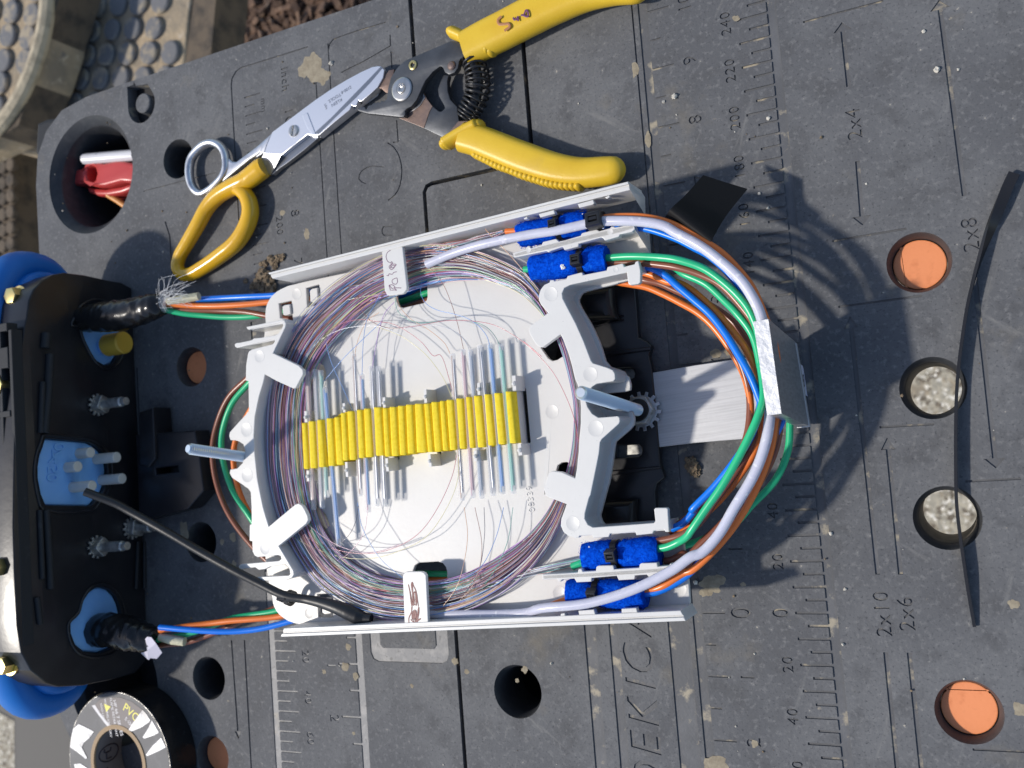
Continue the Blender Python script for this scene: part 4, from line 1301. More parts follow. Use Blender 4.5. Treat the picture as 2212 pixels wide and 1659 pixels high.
cable('innermost orange buffer tube of the loop, lying over the aluminium bar', 'wire_orange',
      K_h((1380, 360), (1600, 395), (1800, 432), (2000, 515), (2212, 622)) + G[6]((100, 370), (200, 460), (330, 640), (400, 780), (440, 960), (425, 1130)), [20, 20, 20, 20, 20, 20, 20, 20, 20, 20, 20], 1.4)
cable('brown buffer tube pressed against the end of the aluminium bar', 'wire_brown',
      G[6]((300, 560), (375, 690), (425, 850), (437, 1000), (412, 1180), (330, 1360), (220, 1530)) + G[9]((40, 30), (-90, 130)), [22, 21, 20, 20, 21, 23, 25, 27, 28], 1.45)
cable('broad green buffer tube crossing over the lower half of the loop to a felt wrap', 'wire_green',
      G[6]((505, 700), (522, 830), (522, 930), (480, 1060), (390, 1252), (260, 1482), (150, 1640)) + G[9]((60, 112),) + K_e((1990, 700), (1900, 760), (1750, 830), (1600, 860)), [38, 40, 42, 43, 43, 43, 42, 41, 40, 39, 37, 36, 35], 1.5)
cable('brown buffer tube bowing out beside the clip, inside the outermost green one', 'wire_brown',
      G[6]((590, 800), (628, 960), (632, 1075), (602, 1250), (520, 1432), (400, 1600)) + G[9]((120, 200), (0, 330)) + K_e((1960, 920), (1800, 1000), (1700, 1020)), [26, 27, 28, 28, 28, 28, 28, 28, 29, 30, 30], 1.35)
cable('outermost green buffer tube, bowing out below the clip', 'wire_green',
      G[6]((680, 900), (697, 1000), (695, 1100), (680, 1270), (600, 1452), (450, 1612)) + G[9]((330, 82), (130, 178), (-60, 240)), [14, 13, 13, 13, 14, 15, 17, 20, 24], 1.4)
cable('blue buffer tube shadowing the milky clear tube into the felt wrap with the slit end', 'wire_blue',
      G[6]((640, 900), (650, 1010), (640, 1080)) + G[6]((560, 1230), (470, 1440), (330, 1660)) + K_e((2150, 1040), (2000, 1200), (1800, 1330), (1600, 1420), (1400, 1455)), [26, 28, 30, 32, 33, 34, 34, 33, 33, 33, 33], 1.3)
cable('brown and hidden buffer tube behind the milky clear tube, lowest at the tray corner', 'wire_brown',
      G[6]((620, 1060), (590, 1200), (530, 1360), (420, 1550)) + G[9]((200, 130), (60, 280)) + K_e((2050, 1080), (1850, 1240), (1700, 1330)), [31, 32, 33, 33, 33, 33, 33, 33, 32], 1.3)
# cut stubs that end just inside the felts
for mt, pth, lab, r in (('wire_orange', K_f((5, 828), (100, 822), (260, 815)), 'cut orange tube stub poking out of a felt wrap by the side wall', 1.3),
                        ('wire_green', K_f((242, 1322), (330, 1312), (450, 1300)), 'cut green tube stub poking out of a felt wrap above the arch', 1.45),
                        ('wire_green', K_e((505, 1092), (600, 1050), (760, 1010)), 'cut green tube stub poking out of the felt wrap below the arch', 1.5),
                        ('wire_orange', K_e((235, 1592), (350, 1545), (520, 1495)), 'slant-cut orange tube stub poking out of the felt wrap at the tray corner', 1.3)):
    cable(lab, mt, pth, 32.5, r, group='cut buffer tube stubs at the felts', name='tube_stub', cat='tube stub')
# tubes between the black closure and the tray, on both sides
cable('blue buffer tube running straight from the taped cable to the tray, above an orange one', 'wire_blue', F((425, 647), (480, 644), (540, 641), (583, 639), (640, 634), (700, 630)), [24, 22, 21, 20, 19, 18], 1.5)
cable('orange buffer tube running from the taped cable to the tray, between blue and green', 'wire_orange', F((355, 655), (410, 660), (466, 661), (525, 658), (577, 653), (640, 648), (700, 640)), [30, 26, 24, 22, 20, 18, 17], 1.5)
cable('brown buffer tube half hidden between orange and green, from the taped cable', 'wire_brown', F((358, 668), (420, 670), (470, 671), (530, 674), (577, 682), (640, 690)), [27, 23, 20, 18, 17, 15], 1.45)
cable('green buffer tube sagging from the taped cable to the tray', 'wire_green', F((352, 668), (395, 677), (433, 681), (490, 685), (550, 683), (620, 672)), [29, 25, 22, 19, 17, 14], 1.5)
cable('blue buffer tube sagging from the torn white tape to the tray corner', 'wire_blue', F((345, 1355), (390, 1359), (466, 1364), (520, 1363), (567, 1357), (622, 1343), (680, 1325)), [30, 28, 24, 21, 19, 17, 15], 1.5)
cable('orange buffer tube above the sagging blue one at the tray corner', 'wire_orange', F((345, 1362), (403, 1353), (450, 1347), (500, 1341), (550, 1337), (600, 1332), (680, 1315)), [29, 26, 23, 21, 19, 17, 15], 1.5)
cable('green buffer tube above the orange one, reaching the tray corner', 'wire_green', F((340, 1382), (400, 1371), (450, 1355), (500, 1336), (545, 1328), (590, 1321), (660, 1300)), [27, 23, 20, 18, 17, 16, 14], 1.45)
cable('brown buffer tube lowest of the four at the torn white tape', 'wire_brown', F((345, 1394), (400, 1388), (445, 1374), (500, 1352), (545, 1332), (588, 1316), (650, 1290)), [24, 20, 18, 16, 15, 14, 13], 1.4)
cable('brown buffer tube arching widest round the steel bolt at the shelf', 'wire_brown', F((560, 795), (533, 819), (493, 860), (468, 919), (459, 970), (466, 1036), (493, 1108), (548, 1182), (600, 1228), (660, 1260)), [20, 19, 18, 17, 17, 17, 18, 19, 19, 18], 1.45)
cable('green buffer tube arching inside the brown one at the shelf', 'wire_green', F((575, 790), (537, 829), (501, 873), (480, 936), (480, 986), (500, 1053), (533, 1106), (575, 1165), (625, 1215)), [21, 20, 20, 19, 19, 19, 20, 19, 18], 1.5)
cable('orange buffer tube passing under the steel bolt at the shelf', 'wire_orange', F((560, 855), (534, 898), (511, 945), (504, 986), (514, 1053), (537, 1106), (570, 1150)), [19, 18, 18, 18, 18, 19, 18], 1.45)
for mt, a, b in (('wire_blue', (860, 640), (925, 610)), ('wire_green', (855, 655), (925, 632)), ('wire_brown', (860, 672), (922, 650))):
    cable('short stretch of %s tube seen through the window under the name tab' % mt[5:], mt, F((a[0] - 60, a[1] + 12), a, b, (b[0] + 60, b[1] - 20)), 16, 1.5, group='tubes under the tray windows')
for mt, a, b in (('wire_green', (890, 1238), (970, 1240)), ('wire_orange', (890, 1254), (970, 1252)), ('wire_blue', (890, 1264), (970, 1258))):
    cable('short stretch of %s tube seen through the window by the scribbled tab' % mt[5:], mt, F((a[0] - 60, a[1] - 2), a, b, (b[0] + 60, b[1] - 4)), 16, 1.5, group='tubes under the tray windows')


# ------------------------------------------------------------------ felt wraps and cable ties
def felt(label, a, b, z, r, seed, neck=0.48, rag=0.3):
    t = thing('felt_wrap', label, 'felt wrap', (P(*a, z).x, P(*a, z).y, z - r), 'blue felt wraps in the cable channels')
    pa, pb = P(*a, z), P(*b, z)
    m = M()
    fr = random.Random(seed)
    N = 26
    pts, rr = [], []
    for i in range(N):
        s = i / (N - 1)
        pts.append(pa.lerp(pb, s) + Vector((0, 0, 0.25 * math.sin(7 * s + seed))))
        k = 1 - 0.30 * math.exp(-((s - neck) / 0.045) ** 2)
        k *= 1 - 0.10 * max(0, abs(2 * s - 1) - 0.8) / 0.2
        rr.append(r * k * (1 + 0.04 * math.sin(9 * s + seed * 2)))
    m.tube(pts, rr, n=26)
    from mathutils import noise
    off = Vector((seed * 11.3, 0, 0))
    c = []
    ax = (pb - pa).normalized()
    for v in m.v:
        p = Vector(v)
        n_ = noise.noise(p * 0.55 + off) * 0.55 + noise.noise(p * 1.7 + off) * 0.28
        q = p - (pa + ax * (p - pa).dot(ax))
        e = ((p - pa).dot(ax)) / (pb - pa).length
        k = 1.6 if (e < 0.06 or e > 0.94) else 1.0
        dirn = q.normalized() if q.length > .1 else Vector((0, 0, 1))
        p = p + dirn * n_ * (1.0 if q.length > .4 else 0) + ax * (noise.noise(dirn * 2.0 + off) * 0.9 * (k - 1))
        c.append(tuple(p))
    m.v = c
    m.build('felt_roll', ['felt'], t, smooth=70)
    fz = M()
    side0 = ax.orthogonal().normalized()
    for i in range(1500):
        s, th = fr.random(), fr.uniform(0, 6.28)
        dirn = Matrix.Rotation(th, 3, ax) @ side0
        k = 1 - 0.30 * math.exp(-((s - neck) / 0.045) ** 2)
        p0 = pa.lerp(pb, s) + dirn * (r * k * .97)
        w = Vector((fr.gauss(0, 1), fr.gauss(0, 1), fr.gauss(0, 1)))
        L = fr.uniform(.5, 1.5)
        d1 = (dirn * .75 + w * .5).normalized()
        d2 = (dirn * .2 + Vector((fr.gauss(0, 1), fr.gauss(0, 1), fr.gauss(0, 1))) * .7).normalized()
        fz.tube([p0, p0 + d1 * L * .6, p0 + d1 * L * .6 + d2 * L * .6], [0.05, .045, .03], n=3, caps=False)
    fz.build('fuzz', ['felt'], t, smooth=80, weld=False)
    return pa, pb


felt('blue felt wrap with a tie in the channel along the rail, under the clear tube', K_f((195, 880))[0], K_f((1062, 718))[0], 33.0, 5.2, 1, .60)
felt('ragged blue felt wrap with a white speck, above the arch', K_f((345, 1300))[0], K_f((1322, 1185))[0], 33.0, 5.6, 2, .68)
felt('neat cylindrical blue felt wrap with a tie, below the arch', K_e((660, 965))[0], K_e((1640, 890))[0], 33.0, 5.7, 3, .47)
felt('blue felt wrap at the tray corner, crossed by the clear tube', K_e((465, 1420))[0], K_e((1460, 1460))[0], 32.5, 5.6, 4, .37)


def tie(label, c, z, axis_px, r, head=(4.6, 3.8, 3.6), hz=None, face=(0.1, -0.4), tail=True, strap_w=2.4):
    """cable tie round an object: strap loop and a square head with its slot"""
    p = P(*c, z)
    ax = (P(c[0] + axis_px[0], c[1] + axis_px[1], z) - p).normalized()
    t = thing('cable_tie', label, 'cable tie', (p.x, p.y, z - r), 'black cable ties on tubes and felts')
    m = M()
    up = Vector((0, 0, 1))
    sd_ = ax.cross(up)
    ring = [p + (up * math.cos(a) + sd_ * math.sin(a)) * r for a in [2 * math.pi * i / 28 for i in range(28)]]
    vs, fs = [], []
    for i, q in enumerate(ring):
        o = (q - p).normalized()
        vs += [q - ax * strap_w / 2, q + ax * strap_w / 2, q + ax * strap_w / 2 + o * .75, q - ax * strap_w / 2 + o * .75]
    for i in range(28):
        j = (i + 1) % 28
        for k in range(4):
            fs.append((i * 4 + k, i * 4 + (k + 1) % 4, j * 4 + (k + 1) % 4, j * 4 + k))
    m.add(vs, fs)
    m.build('strap', ['zip_black'], t)
    h = M()
    rot = Matrix((ax, -sd_, up)).transposed().to_4x4() @ Matrix.Rotation(face[0], 4, 'Z') @ Matrix.Rotation(face[1], 4, 'X')
    hc = p + up * (r + head[2] * .42) + sd_ * (-face[1] * 1.2)
    hx, hy, hz_ = head
    loop = [(-hx / 2, -hy / 2), (hx / 2, -hy / 2), (hx / 2, hy / 2), (-hx / 2, hy / 2)]
    slot_ = [(-hx * .28, -hy * .22), (hx * .28, -hy * .22), (hx * .28, hy * .22), (-hx * .28, hy * .22)]
    h.plate(loop, [slot_], -hz_ / 2, hz_ / 2, bev=.35, mtx=Matrix.Translation(hc) @ rot, res=2)
    h.build('head', ['zip_black'], t)
    st = M()
    st.box(hc + rot.to_3x3() @ Vector((0, 0.1, .1)), (hx * .5, hy * .22, hz_ * .9), mtx=rot)
    st.build('pawl', ['zip_black'], t)
    return t


tie('small black cable tie head on the felt wrap along the rail', K_f((705, 770))[0], 33.0, (30, -6), 4.4, (3.6, 3.6, 4.4), face=(.1, -.25))
tie('large black cable tie head gripping the milky clear tube beside the felt', K_f((1225, 715))[0], 36.0, (30, -4), 3.6, (6.2, 5.6, 5.2), face=(.1, -.2), strap_w=3.6)
tie('black cable tie head on the ragged felt wrap above the arch', K_f((1000, 1228))[0], 33.0, (30, -4), 4.6, (4.2, 4.2, 4.4), face=(.05, -.15))
tie('black cable tie head on the neat felt wrap below the arch', K_e((1085, 925))[0], 33.0, (30, -2), 4.9, (4.2, 4.2, 4.2), face=(.0, .3))
tie('black cable tie mostly under the clear tube, on the corner felt wrap', K_e((835, 1432))[0], 32.5, (30, 1), 4.7, (4.0, 3.8, 3.4), face=(.0, .55))
tie('black cable tie holding the thick black cable to the tray corner', K_c((800, 1140))[0], 32.5, (30, 12), 2.9, (5.0, 4.6, 4.2), face=(.4, 1.15), strap_w=2.6)
# white specks of fluff on the felt
sp_ = M()
for q, r in ((K_f((740, 1285))[0], 1.0), (K_f((760, 1295))[0], .6), (K_f((1000, 600))[0], .25), (K_e((722, 835))[0], .28)):
    sp_.blob(P(*q, 38.3), r, 2, .6, r * 9, squash=.5)
tag(sp_.build('lint', ['white_bright']), 'white specks of lint stuck on the blue felt wraps', 'lint', kind='stuff')

# black cable from the closure into the tray
m = M()
pth = F((183, 1062), (215, 1074), (250, 1088), (283, 1106), (367, 1153), (435, 1193), (500, 1229), (560, 1260), (617, 1287)) + K_c((1000, 1158), (1200, 1200), (1400, 1262), (1550, 1320), (1680, 1378), (1760, 1400), (1850, 1412))
m.tube(spline(at(pth, [66, 62, 58, 55, 50, 46, 43, 40, 38, 36, 36, 36, 35, 34, 33.5, 33]), 8), [2.0, 2.0, 2.0, 2.0, 2.0, 2.0, 2.0, 2.0, 2.0, 2.05, 2.5, 3.0, 3.6, 3.6, 2.4, 2.2], n=16)
tag(m.build('black_cable', ['black_rubber'], smooth=60), 'thick black cable from the blue gel seal to the tray corner, end wrapped in tape', 'cable')

# tape flag on the cables
t = thing('tape_flag', 'flag of black tape folded round the orange tube beside the tray rail', 'tape flag', P(1520, 440, 30).to_tuple())
m = M()
A = at(F((1519, 378), (1565, 393), (1615, 408)), [22, 21, 20])
B = at(F((1478, 424), (1522, 446), (1566, 470)), [31, 30, 29])
Cc = at(F((1448, 452), (1490, 485), (1536, 521)), [38, 39.5, 39])
D = at(F((1434, 474), (1478, 503), (1527, 529)), [34, 34, 34])
rows = []
for a, b, c, d in zip(A, B, Cc, D):
    rows.append(spline([a, b, c, d], 5))
vs, fs = [], []
nr = len(rows[0])
for r in rows:
    vs += r
for r in rows:
    vs += [p - Vector((0.1, 0, .22)) for p in r]
R3 = len(rows)
for i in range(R3 - 1):
    for k in range(nr - 1):
        fs.append((i * nr + k, i * nr + k + 1, (i + 1) * nr + k + 1, (i + 1) * nr + k))
        o = R3 * nr
        fs.append((o + i * nr + k + 1, o + i * nr + k, o + (i + 1) * nr + k, o + (i + 1) * nr + k + 1))
m.add(vs, fs)
m.build('tape_fold', ['tape_flag'], t, smooth=60)

# ------------------------------------------------------------------ black bracket, aluminium bar, bolts, clip
br = thing('mounting_bracket', 'glossy black moulded bracket under the arch of the white tray', 'bracket', (112, 84, 0))
m = M()
pl_ = F((1225, 600), (1365, 585)) + K_h((1640, 420), (1665, 700), (1690, 1080), (1790, 1130), (1850, 1180), (1858, 1215), (1825, 1315)) + K_i((1870, 50), (1920, 600), (1972, 1255), (2022, 1395), (2025, 1420), (1930, 1495), (1905, 1600)) + F((1418, 1130), (1424, 1160), (1240, 1160), (1180, 900))
s1 = K_i((1395, 1000), (1500, 1000), (1690, 990), (1725, 1020), (1735, 1070), (1725, 1120), (1690, 1145), (1395, 1165))
s2 = K_h((1350, 1490), (1560, 1478), (1620, 1500), (1640, 1550), (1630, 1600), (1590, 1620), (1400, 1610))
m.plate(w2(pl_, 7), [w2(s1, 7), w2(s2, 7)], 2.6, 7, bev=.8, res=2)
for q in (K_h((1215, 1265), (1860, 1200), (1850, 1250), (1230, 1330)), K_i((1320, 1330), (1975, 1265), (1985, 1300), (1330, 1395))):
    m.plate(w2(q, 8), [], 6.5, 8.2, bev=.4)
m.build('base_plate', ['black_plastic'], br)
for q, h in ((K_h((890, 470), (1330, 420), (1340, 640), (1360, 760), (1400, 840), (1000, 850), (900, 620)), 15), (K_e((860, 250), (1300, 225), (1285, 560), (880, 600)), 15)):
    m = M()
    m.plate(w2(q, h), [], 6.5, h, bev=3.5, res=4)
    m.build('hump', ['black_plastic'], br)
for y0 in (935, 880):
    m = M()
    m.tube([P(*K_h((1090, y0))[0], 7.2), P(*K_h((1500, y0 - 80))[0], 7.2)], .5, n=8)
    m.build('rib', ['black_plastic'], br)
m = M()
m.plate(w2(F((1405, 806), (1500, 789), (1622, 771), (1640, 860), (1612, 948), (1500, 957), (1424, 966)), 6), [], 1.2, 6.0, bev=.25)
tag(m.build('aluminium_bar', ['steel_brushed']), 'flat brushed aluminium bar lying between the black bracket and the cable loop', 'metal bar')
for q, lab in ((s1, 'dull metal strip showing in the bracket slot farther from the felt above the arch'), (s2, 'dull metal strip showing in the bracket slot above the threaded bolt')):
    m = M()
    m.plate(w2([((x - 1330) * .97 + 1335, y) for x, y in q], 2), [], 0.9, 2.3)
    tag(m.build('slot_liner', ['galv']), lab, 'metal strip')


def stud(label, base, top, r, pitch, nut):
    t = thing('threaded_stud', label, 'bolt', Vector(base).to_tuple())
    b, e = Vector(base), Vector(top)
    L = (e - b).length
    prof = [(0.01, 0), (r, 0)]
    k = int(L / pitch)
    for i in range(k):
        h = i * pitch
        if h > L - 1.6:
            break
        prof += [(r * .80, h + pitch * .1), (r, h + pitch * .45), (r, h + pitch * .6), (r * .80, h + pitch * .98)]
    prof += [(r * .86, L - 1.2), (r * .9, L - .8), (r * .66, L), (0.01, L)]
    m = M()
    m.lathe(prof, b, e - b, n=28)
    m.build('threaded_rod', ['zinc'], t, smooth=18)
    if nut:
        ax = (e - b).normalized()
        n0 = b + ax * 0.5
        a = ax.orthogonal().normalized()
        bb = ax.cross(a)
        m = M()
        hexa = [(6.4 * math.cos(math.radians(60 * i + 12)), 6.4 * math.sin(math.radians(60 * i + 12))) for i in range(6)]
        rot = Matrix((a, bb, ax)).transposed().to_4x4()
        m.plate(hexa, [circle((0, 0), r * .98, 24)], 1.3, 5.6, bev=.5, mtx=Matrix.Translation(b) @ rot, res=2)
        m.build('hex_nut', ['galv'], t)
        m = M()
        star = []
        for i in range(14):
            for da, rr in ((-.11, 6.6), (-.08, 8.3), (.08, 8.3), (.11, 6.6)):
                an = 2 * math.pi * i / 14 + da
                star.append((rr * math.cos(an), rr * math.sin(an)))
        m.plate(star, [circle((0, 0), r * 1.02, 24)], .1, 1.2, bev=.15, mtx=Matrix.Translation(b) @ rot)
        m.build('star_washer', ['steel'], t)
        m = M()
        m.lathe([(r * 1.02, 5.5), (r * 1.9, 5.5), (r * 1.75, 6.2), (r * 1.02, 6.2)], b, ax, n=28)
        m.build('nut_collar', ['zip_black'], t)
    return t


stud('shiny threaded bolt rising between the horns of the arch, with nut and star washer', P(1388, 889, 7), P(1254, 848, 71), 2.55, 1.1, True)
bt_, bb_ = P(405.5, 969, 68), P(540, 989, 34)
stud('shiny threaded bolt standing out over the shelf beside the black closure', bb_ + (bb_ - bt_) * .45, bt_, 2.6, 1.15, False)

cl = thing('cable_clip', 'grey aluminium channel clip with a white number sticker, gripping the cable loop', 'clip', P(1725, 830, 0).to_tuple())
T0, T1, T2, T3 = at(F((1627.3, 695), (1659.5, 689), (1688, 893.5), (1657, 896.5)), 47)
W0, W1 = P(1722, 742, 4), P(1751.5, 922, 4)
m = M()
dn = Vector((0, 0, -3.2))
dirw = (W0 - T1).normalized()
m.hexa([T0, T1, T2, T3], [T0 + dn, T1 + dn, T2 + dn, T3 + dn])
m.build('top_flange', ['aluminium_rough'], cl)
m = M()
inw = (T0 - T1).normalized() * 4.0
off = Vector((.02, 0, -.02))
m.hexa([T1 + off, T2 + off, T2 + inw + off, T1 + inw + off], [W0, W1, W1 + inw, W0 + inw])
m.build('web', ['aluminium'], cl)
m = M()
B0, B3 = W0 + (T0 - T1) * 1.0, W1 + (T3 - T2) * .95
m.hexa([p + Vector((0, 0, 3.0)) for p in (B0, W0, W1, B3)], [B0, W0, W1, B3])
m.build('lower_flange', ['aluminium_rough'], cl)
m = M()
un = (T2 - T1).normalized()
wn_ = ((W0 - T1) - un * (W0 - T1).dot(un)).normalized()
nrm = un.cross(wn_)
if nrm.x < 0:
    nrm = -nrm


def web_pt(x, y):
    """the point of the clip's outer face seen at a photo position"""
    d = RX * ((x - 1106.0) / FPX) + RY * ((y - 829.5) / FPX) + RZ
    return CAM + d * ((T1 - CAM).dot(nrm) / d.dot(nrm))


Kc = crop(2900, 1150, 1327 / (500 * 0.548611))
st = [web_pt(*q) for q in Kc((502, 655), (515, 655), (686, 770), (696, 800), (738, 1090), (560, 985), (540, 955))]
vs = [p + nrm * .16 for p in st] + [p + nrm * 0.02 for p in st]
k = len(st)
m.add(vs, [tuple(range(k)), tuple(range(2 * k - 1, k - 1, -1))] + [(i, (i + 1) % k, k + (i + 1) % k, k + i) for i in range(k)])
sticker = m.build('sticker', ['paper_label'], cl, smooth=20)
p0, p1, p2 = [web_pt(*q) for q in Kc((552, 850), (700, 925), (625, 875))]
c = web_pt(*Kc((633, 885))[0])
xa = (p1 - p0).normalized()
# digits stand upside down in the photograph: reading direction runs up the face
ya = nrm.cross(xa)
rot = Matrix((-xa, -ya, nrm)).transposed().to_4x4()
tx = text_mesh('80810012', 1.0, Matrix.Identity(4), 0.0)
w_ = max(v[0] for v in tx.v) - min(v[0] for v in tx.v)
h_ = max(v[1] for v in tx.v) - min(v[1] for v in tx.v)
LW = (p1 - p0).length
hh = (web_pt(*Kc((612, 800))[0]) - web_pt(*Kc((632, 935))[0])).length
tx.v = [tuple(c + nrm * .22 + rot.to_3x3() @ Vector((v[0] * LW / w_, v[1] * hh / h_, 0))) for v in tx.v]
tx.build('printed_number', ['print_black'], sticker)

# ------------------------------------------------------------------ loose black cable tie on the table
m = M()
pth = F((2191, 374), (2176, 405), (2158, 450), (2140, 493), (2121, 545), (2103, 605), (2090, 660), (2078, 735), (2070, 800), (2066, 860), (2064.5, 930), (2064.5, 1000), (2066, 1080), (2070, 1125), (2081, 1206), (2092, 1280), (2105, 1354))
cp = spline(at(pth, [2.5, 2.8, 3, 3, 3, 3, 3, 3, 3, 3, 3, 3, 3, 2.8, 2.6, 2.2, 1.0]), 6)
vs, fs = [], []
n = len(cp)
for i, p in enumerate(cp):
    s = i / (n - 1)
    tg = (cp[min(i + 1, n - 1)] - cp[max(i - 1, 0)]).normalized()
    sd_ = Vector((tg.y, -tg.x, 0)).normalized()
    a = max(0.0, 1 - s / .36)
    a = a * a * (3 - 2 * a)
    wv = (Vector((0, 0, 1)) * (1 - a) + sd_ * a).normalized()
    tv = tg.cross(wv)
    hw = 1.9 if s < .9 else 1.9 - 1.5 * (s - .9) / .1
    for x, y in ((-1, -.55), (1, -.55), (1, .55), (-1, .55)):
        vs.append(p + wv * x * hw + tv * y)
for i in range(n - 1):
    for k in range(4):
        fs.append((i * 4 + k, i * 4 + (k + 1) % 4, i * 4 + 4 + (k + 1) % 4, i * 4 + 4 + k))
fs += [(0, 1, 2, 3), tuple((n - 1) * 4 + k for k in (3, 2, 1, 0))]
m.add(vs, fs)
tag(m.build('cable_tie_strap', ['zip_black'], smooth=40), 'long loose black tie strap lying across the gravel-filled table holes', 'cable tie')


# ================================================================== PLIERS
pli = thing('wire_stripper', 'yellow handled cable stripping pliers lying open beside the splice tray, with coil spring', 'pliers', P(1000, 200, 0).to_tuple())


def grip(name, cl_, hw, lip, lipr, label, zc, ridges=None, flat=0.82):
    m = M()
    pts = spline(at(cl_, zc), 8)
    N = len(pts)
    r = []
    for i in range(N):
        s = i / (N - 1) * (len(hw) - 1)
        a = min(int(s), len(hw) - 2)
        r.append(hw[a] + (hw[a + 1] - hw[a]) * (s - a))
    # rounded far end
    tail, tr = [], []
    d = (pts[-1] - pts[-2]).normalized()
    for k in (0.35, 0.65, 0.85, 0.96, 1.0):
        tail.append(pts[-1] + d * (r[-1] * k))
        tr.append(r[-1] * math.sqrt(max(0.002, 1 - k * k)))
    m.tube(pts + tail, r + tr, n=28, flat=flat, up=(0, 0, 1))
    # soften into a flatter section
    vv = []
    for v in m.v:
        z = v[2] - zc
        lim = hw[0] * flat * .78
        if abs(z) > lim:
            z = math.copysign(lim + (abs(z) - lim) * .35, z)
        vv.append((v[0], v[1], zc + z))
    m.v = vv
    lp = spline(at(lip, zc), 8)
    m.tube(lp, [lipr * .8] + [lipr] * (len(lp) - 2) + [lipr * .8], n=18, flat=1.75, up=(0, 0, 1))
    for e, o in ((lp[0], lp[1]), (lp[-1], lp[-2])):
        m.blob(e, lipr * .82, 2, 0.0, 0, squash=1.7)
    if ridges:
        for q in spline(at(ridges[0], zc), 3):
            m.lathe([(0.01, -3.6), (1.5, -3.2), (1.9, 0), (1.5, 3.2), (0.01, 3.6)], q, n=12)
    o = m.build(name, ['yellow_grip'], pli, smooth=70)
    return o


h1 = grip('handle', F((1008, 106), (1050, 84), (1092, 63), (1150, 33), (1210, 6), (1270, -14), (1330, -23), (1372, -24)), [8.6, 8.8, 8.8, 8.8, 8.4, 7.6, 6.8, 6.4],
          F((976, 69), (1000, 80), (1040, 100), (1062, 112)), 2.9, '', 8.2)
h2 = grip('handle', F((1000, 296), (1035, 305), (1071, 319), (1137, 345), (1204, 366), (1254, 373), (1304, 370), (1322, 368)), [7.0, 7.2, 7.3, 7.4, 7.0, 6.6, 6.3, 6.0],
          F((962, 312), (985, 298), (1012, 282), (1036, 270)), 3.1, '', 8.2,
          (G[2]((880, 1008), (950, 1042), (1020, 1078), (1100, 1106), (1180, 1140), (1270, 1168), (1350, 1192), (1440, 1206), (1540, 1212)),))
ink('ink_initials', [[(954.6 + x / 5.04, y / 5.04) for x, y in q] for q in (
    ((648, 178), (610, 215), (620, 258), (680, 262), (722, 258), (738, 290), (700, 320), (680, 335)),)], 15.0, 'ink_faded', 0.62, h1)
ink('ink_initials', [[(954.6 + x / 5.04, y / 5.04) for x, y in q] for q in (
    ((775, 190), (790, 215), (815, 205), (825, 180), (830, 230)), ((860, 165), (890, 160), (915, 110), (935, 130), (935, 180), (880, 165)))], 15.0, 'ink_purple', 0.42, h1)
plA = K_t((12, 1070), (35, 1108), (160, 1140), (560, 1182), (620, 1184), (640, 1160), (638, 1110), (660, 1080), (720, 1050), (790, 965), (850, 830), (900, 720), (1000, 600), (1090, 530), (1115, 530), (1135, 555), (1160, 610), (1210, 635), (1280, 612), (1325, 550), (1340, 470), (1365, 425), (1420, 415), (1425, 300), (1395, 245), (1300, 205), (1235, 200), (1000, 300), (800, 385), (640, 455), (575, 510), (520, 575), (455, 680), (418, 820), (405, 950),
           (370, 985), (330, 975), (315, 1005), (285, 990), (262, 1005), (235, 1000), (205, 1030), (165, 1040), (135, 1090), (110, 1050), (40, 1070))
plB = K_t((530, 1185), (560, 1205), (900, 1340), (1120, 1445), (1180, 1420), (1300, 1360), (1345, 1270), (1320, 1130), (1315, 1055), (1225, 960), (1192, 850), (1188, 720), (1205, 650), (1140, 640), (1095, 740), (1065, 830), (1080, 920), (1150, 1040), (1155, 1075), (1115, 1115), (1080, 1115), (1000, 1050), (930, 960), (870, 850), (790, 970), (700, 1090), (640, 1170))
plC = K_t((500, 568), (430, 580), (380, 650), (320, 770), (290, 815), (330, 815), (372, 855), (410, 880), (470, 760))
for nm, q, z0, z1, mt in (('jaw_plate', plA, 6.2, 9.4, 'steel_dark'), ('jaw_plate', plB, 3.0, 6.0, 'steel_dark'), ('jaw_tip', plC, 3.0, 6.0, 'steel_rust')):
    m = M()
    m.plate(w2(q, z1), [], z0, z1, bev=.35)
    m.build(nm, [mt], pli, smooth=35)
m = M()
m.plate(w2(K_t((560, 1200), (640, 1160), (720, 1080), (800, 960), (880, 860), (930, 960), (1000, 1050), (960, 1120), (920, 1240), (890, 1330)), 6), [], 5.9, 6.25, bev=.1)
m.build('worn_face', ['steel_rust'], pli)
m = M()
m.plate(w2(K_t((700, 1130), (790, 1040), (880, 880), (900, 940), (840, 1040), (760, 1100)), 6.5), [], 5.9, 6.7, bev=.3)
m.build('polished_cam', ['steel_bright'], pli)
# straps that run up into the grips
for q in (K_t((1320, 200), (1420, 250), (1600, 330), (1560, 440), (1430, 420), (1340, 400)), K_t((1180, 1420), (1330, 1240), (1520, 1230), (1600, 1330), (1400, 1420))):
    m = M()
    m.plate(w2(q, 6), [], 3, 6.1, bev=.3)
    m.build('tang', ['steel_rust'], pli)
pc = P(*K_t((605, 828))[0], 9.4)
m = M()
m.lathe([(5.6, -.2), (5.6, .5), (5.0, .85), (2.7, 1.0), (2.5, .8), (2.2, .8), (2.05, 1.3), (1.9, 1.35), (1.0, 1.3), (.5, 1.1), (.01, 1.1)], pc, n=48)
m.build('pivot', ['steel_bright'], pli)
m = M()
m.lathe([(2.2, -.1), (2.2, .5), (1.9, .65), (1.2, .65), (1.1, -.4), (.01, -.5)], P(*K_t((748, 516))[0], 9.4), n=32)
m.build('brass_bush', ['brass'], pli)
m = M()
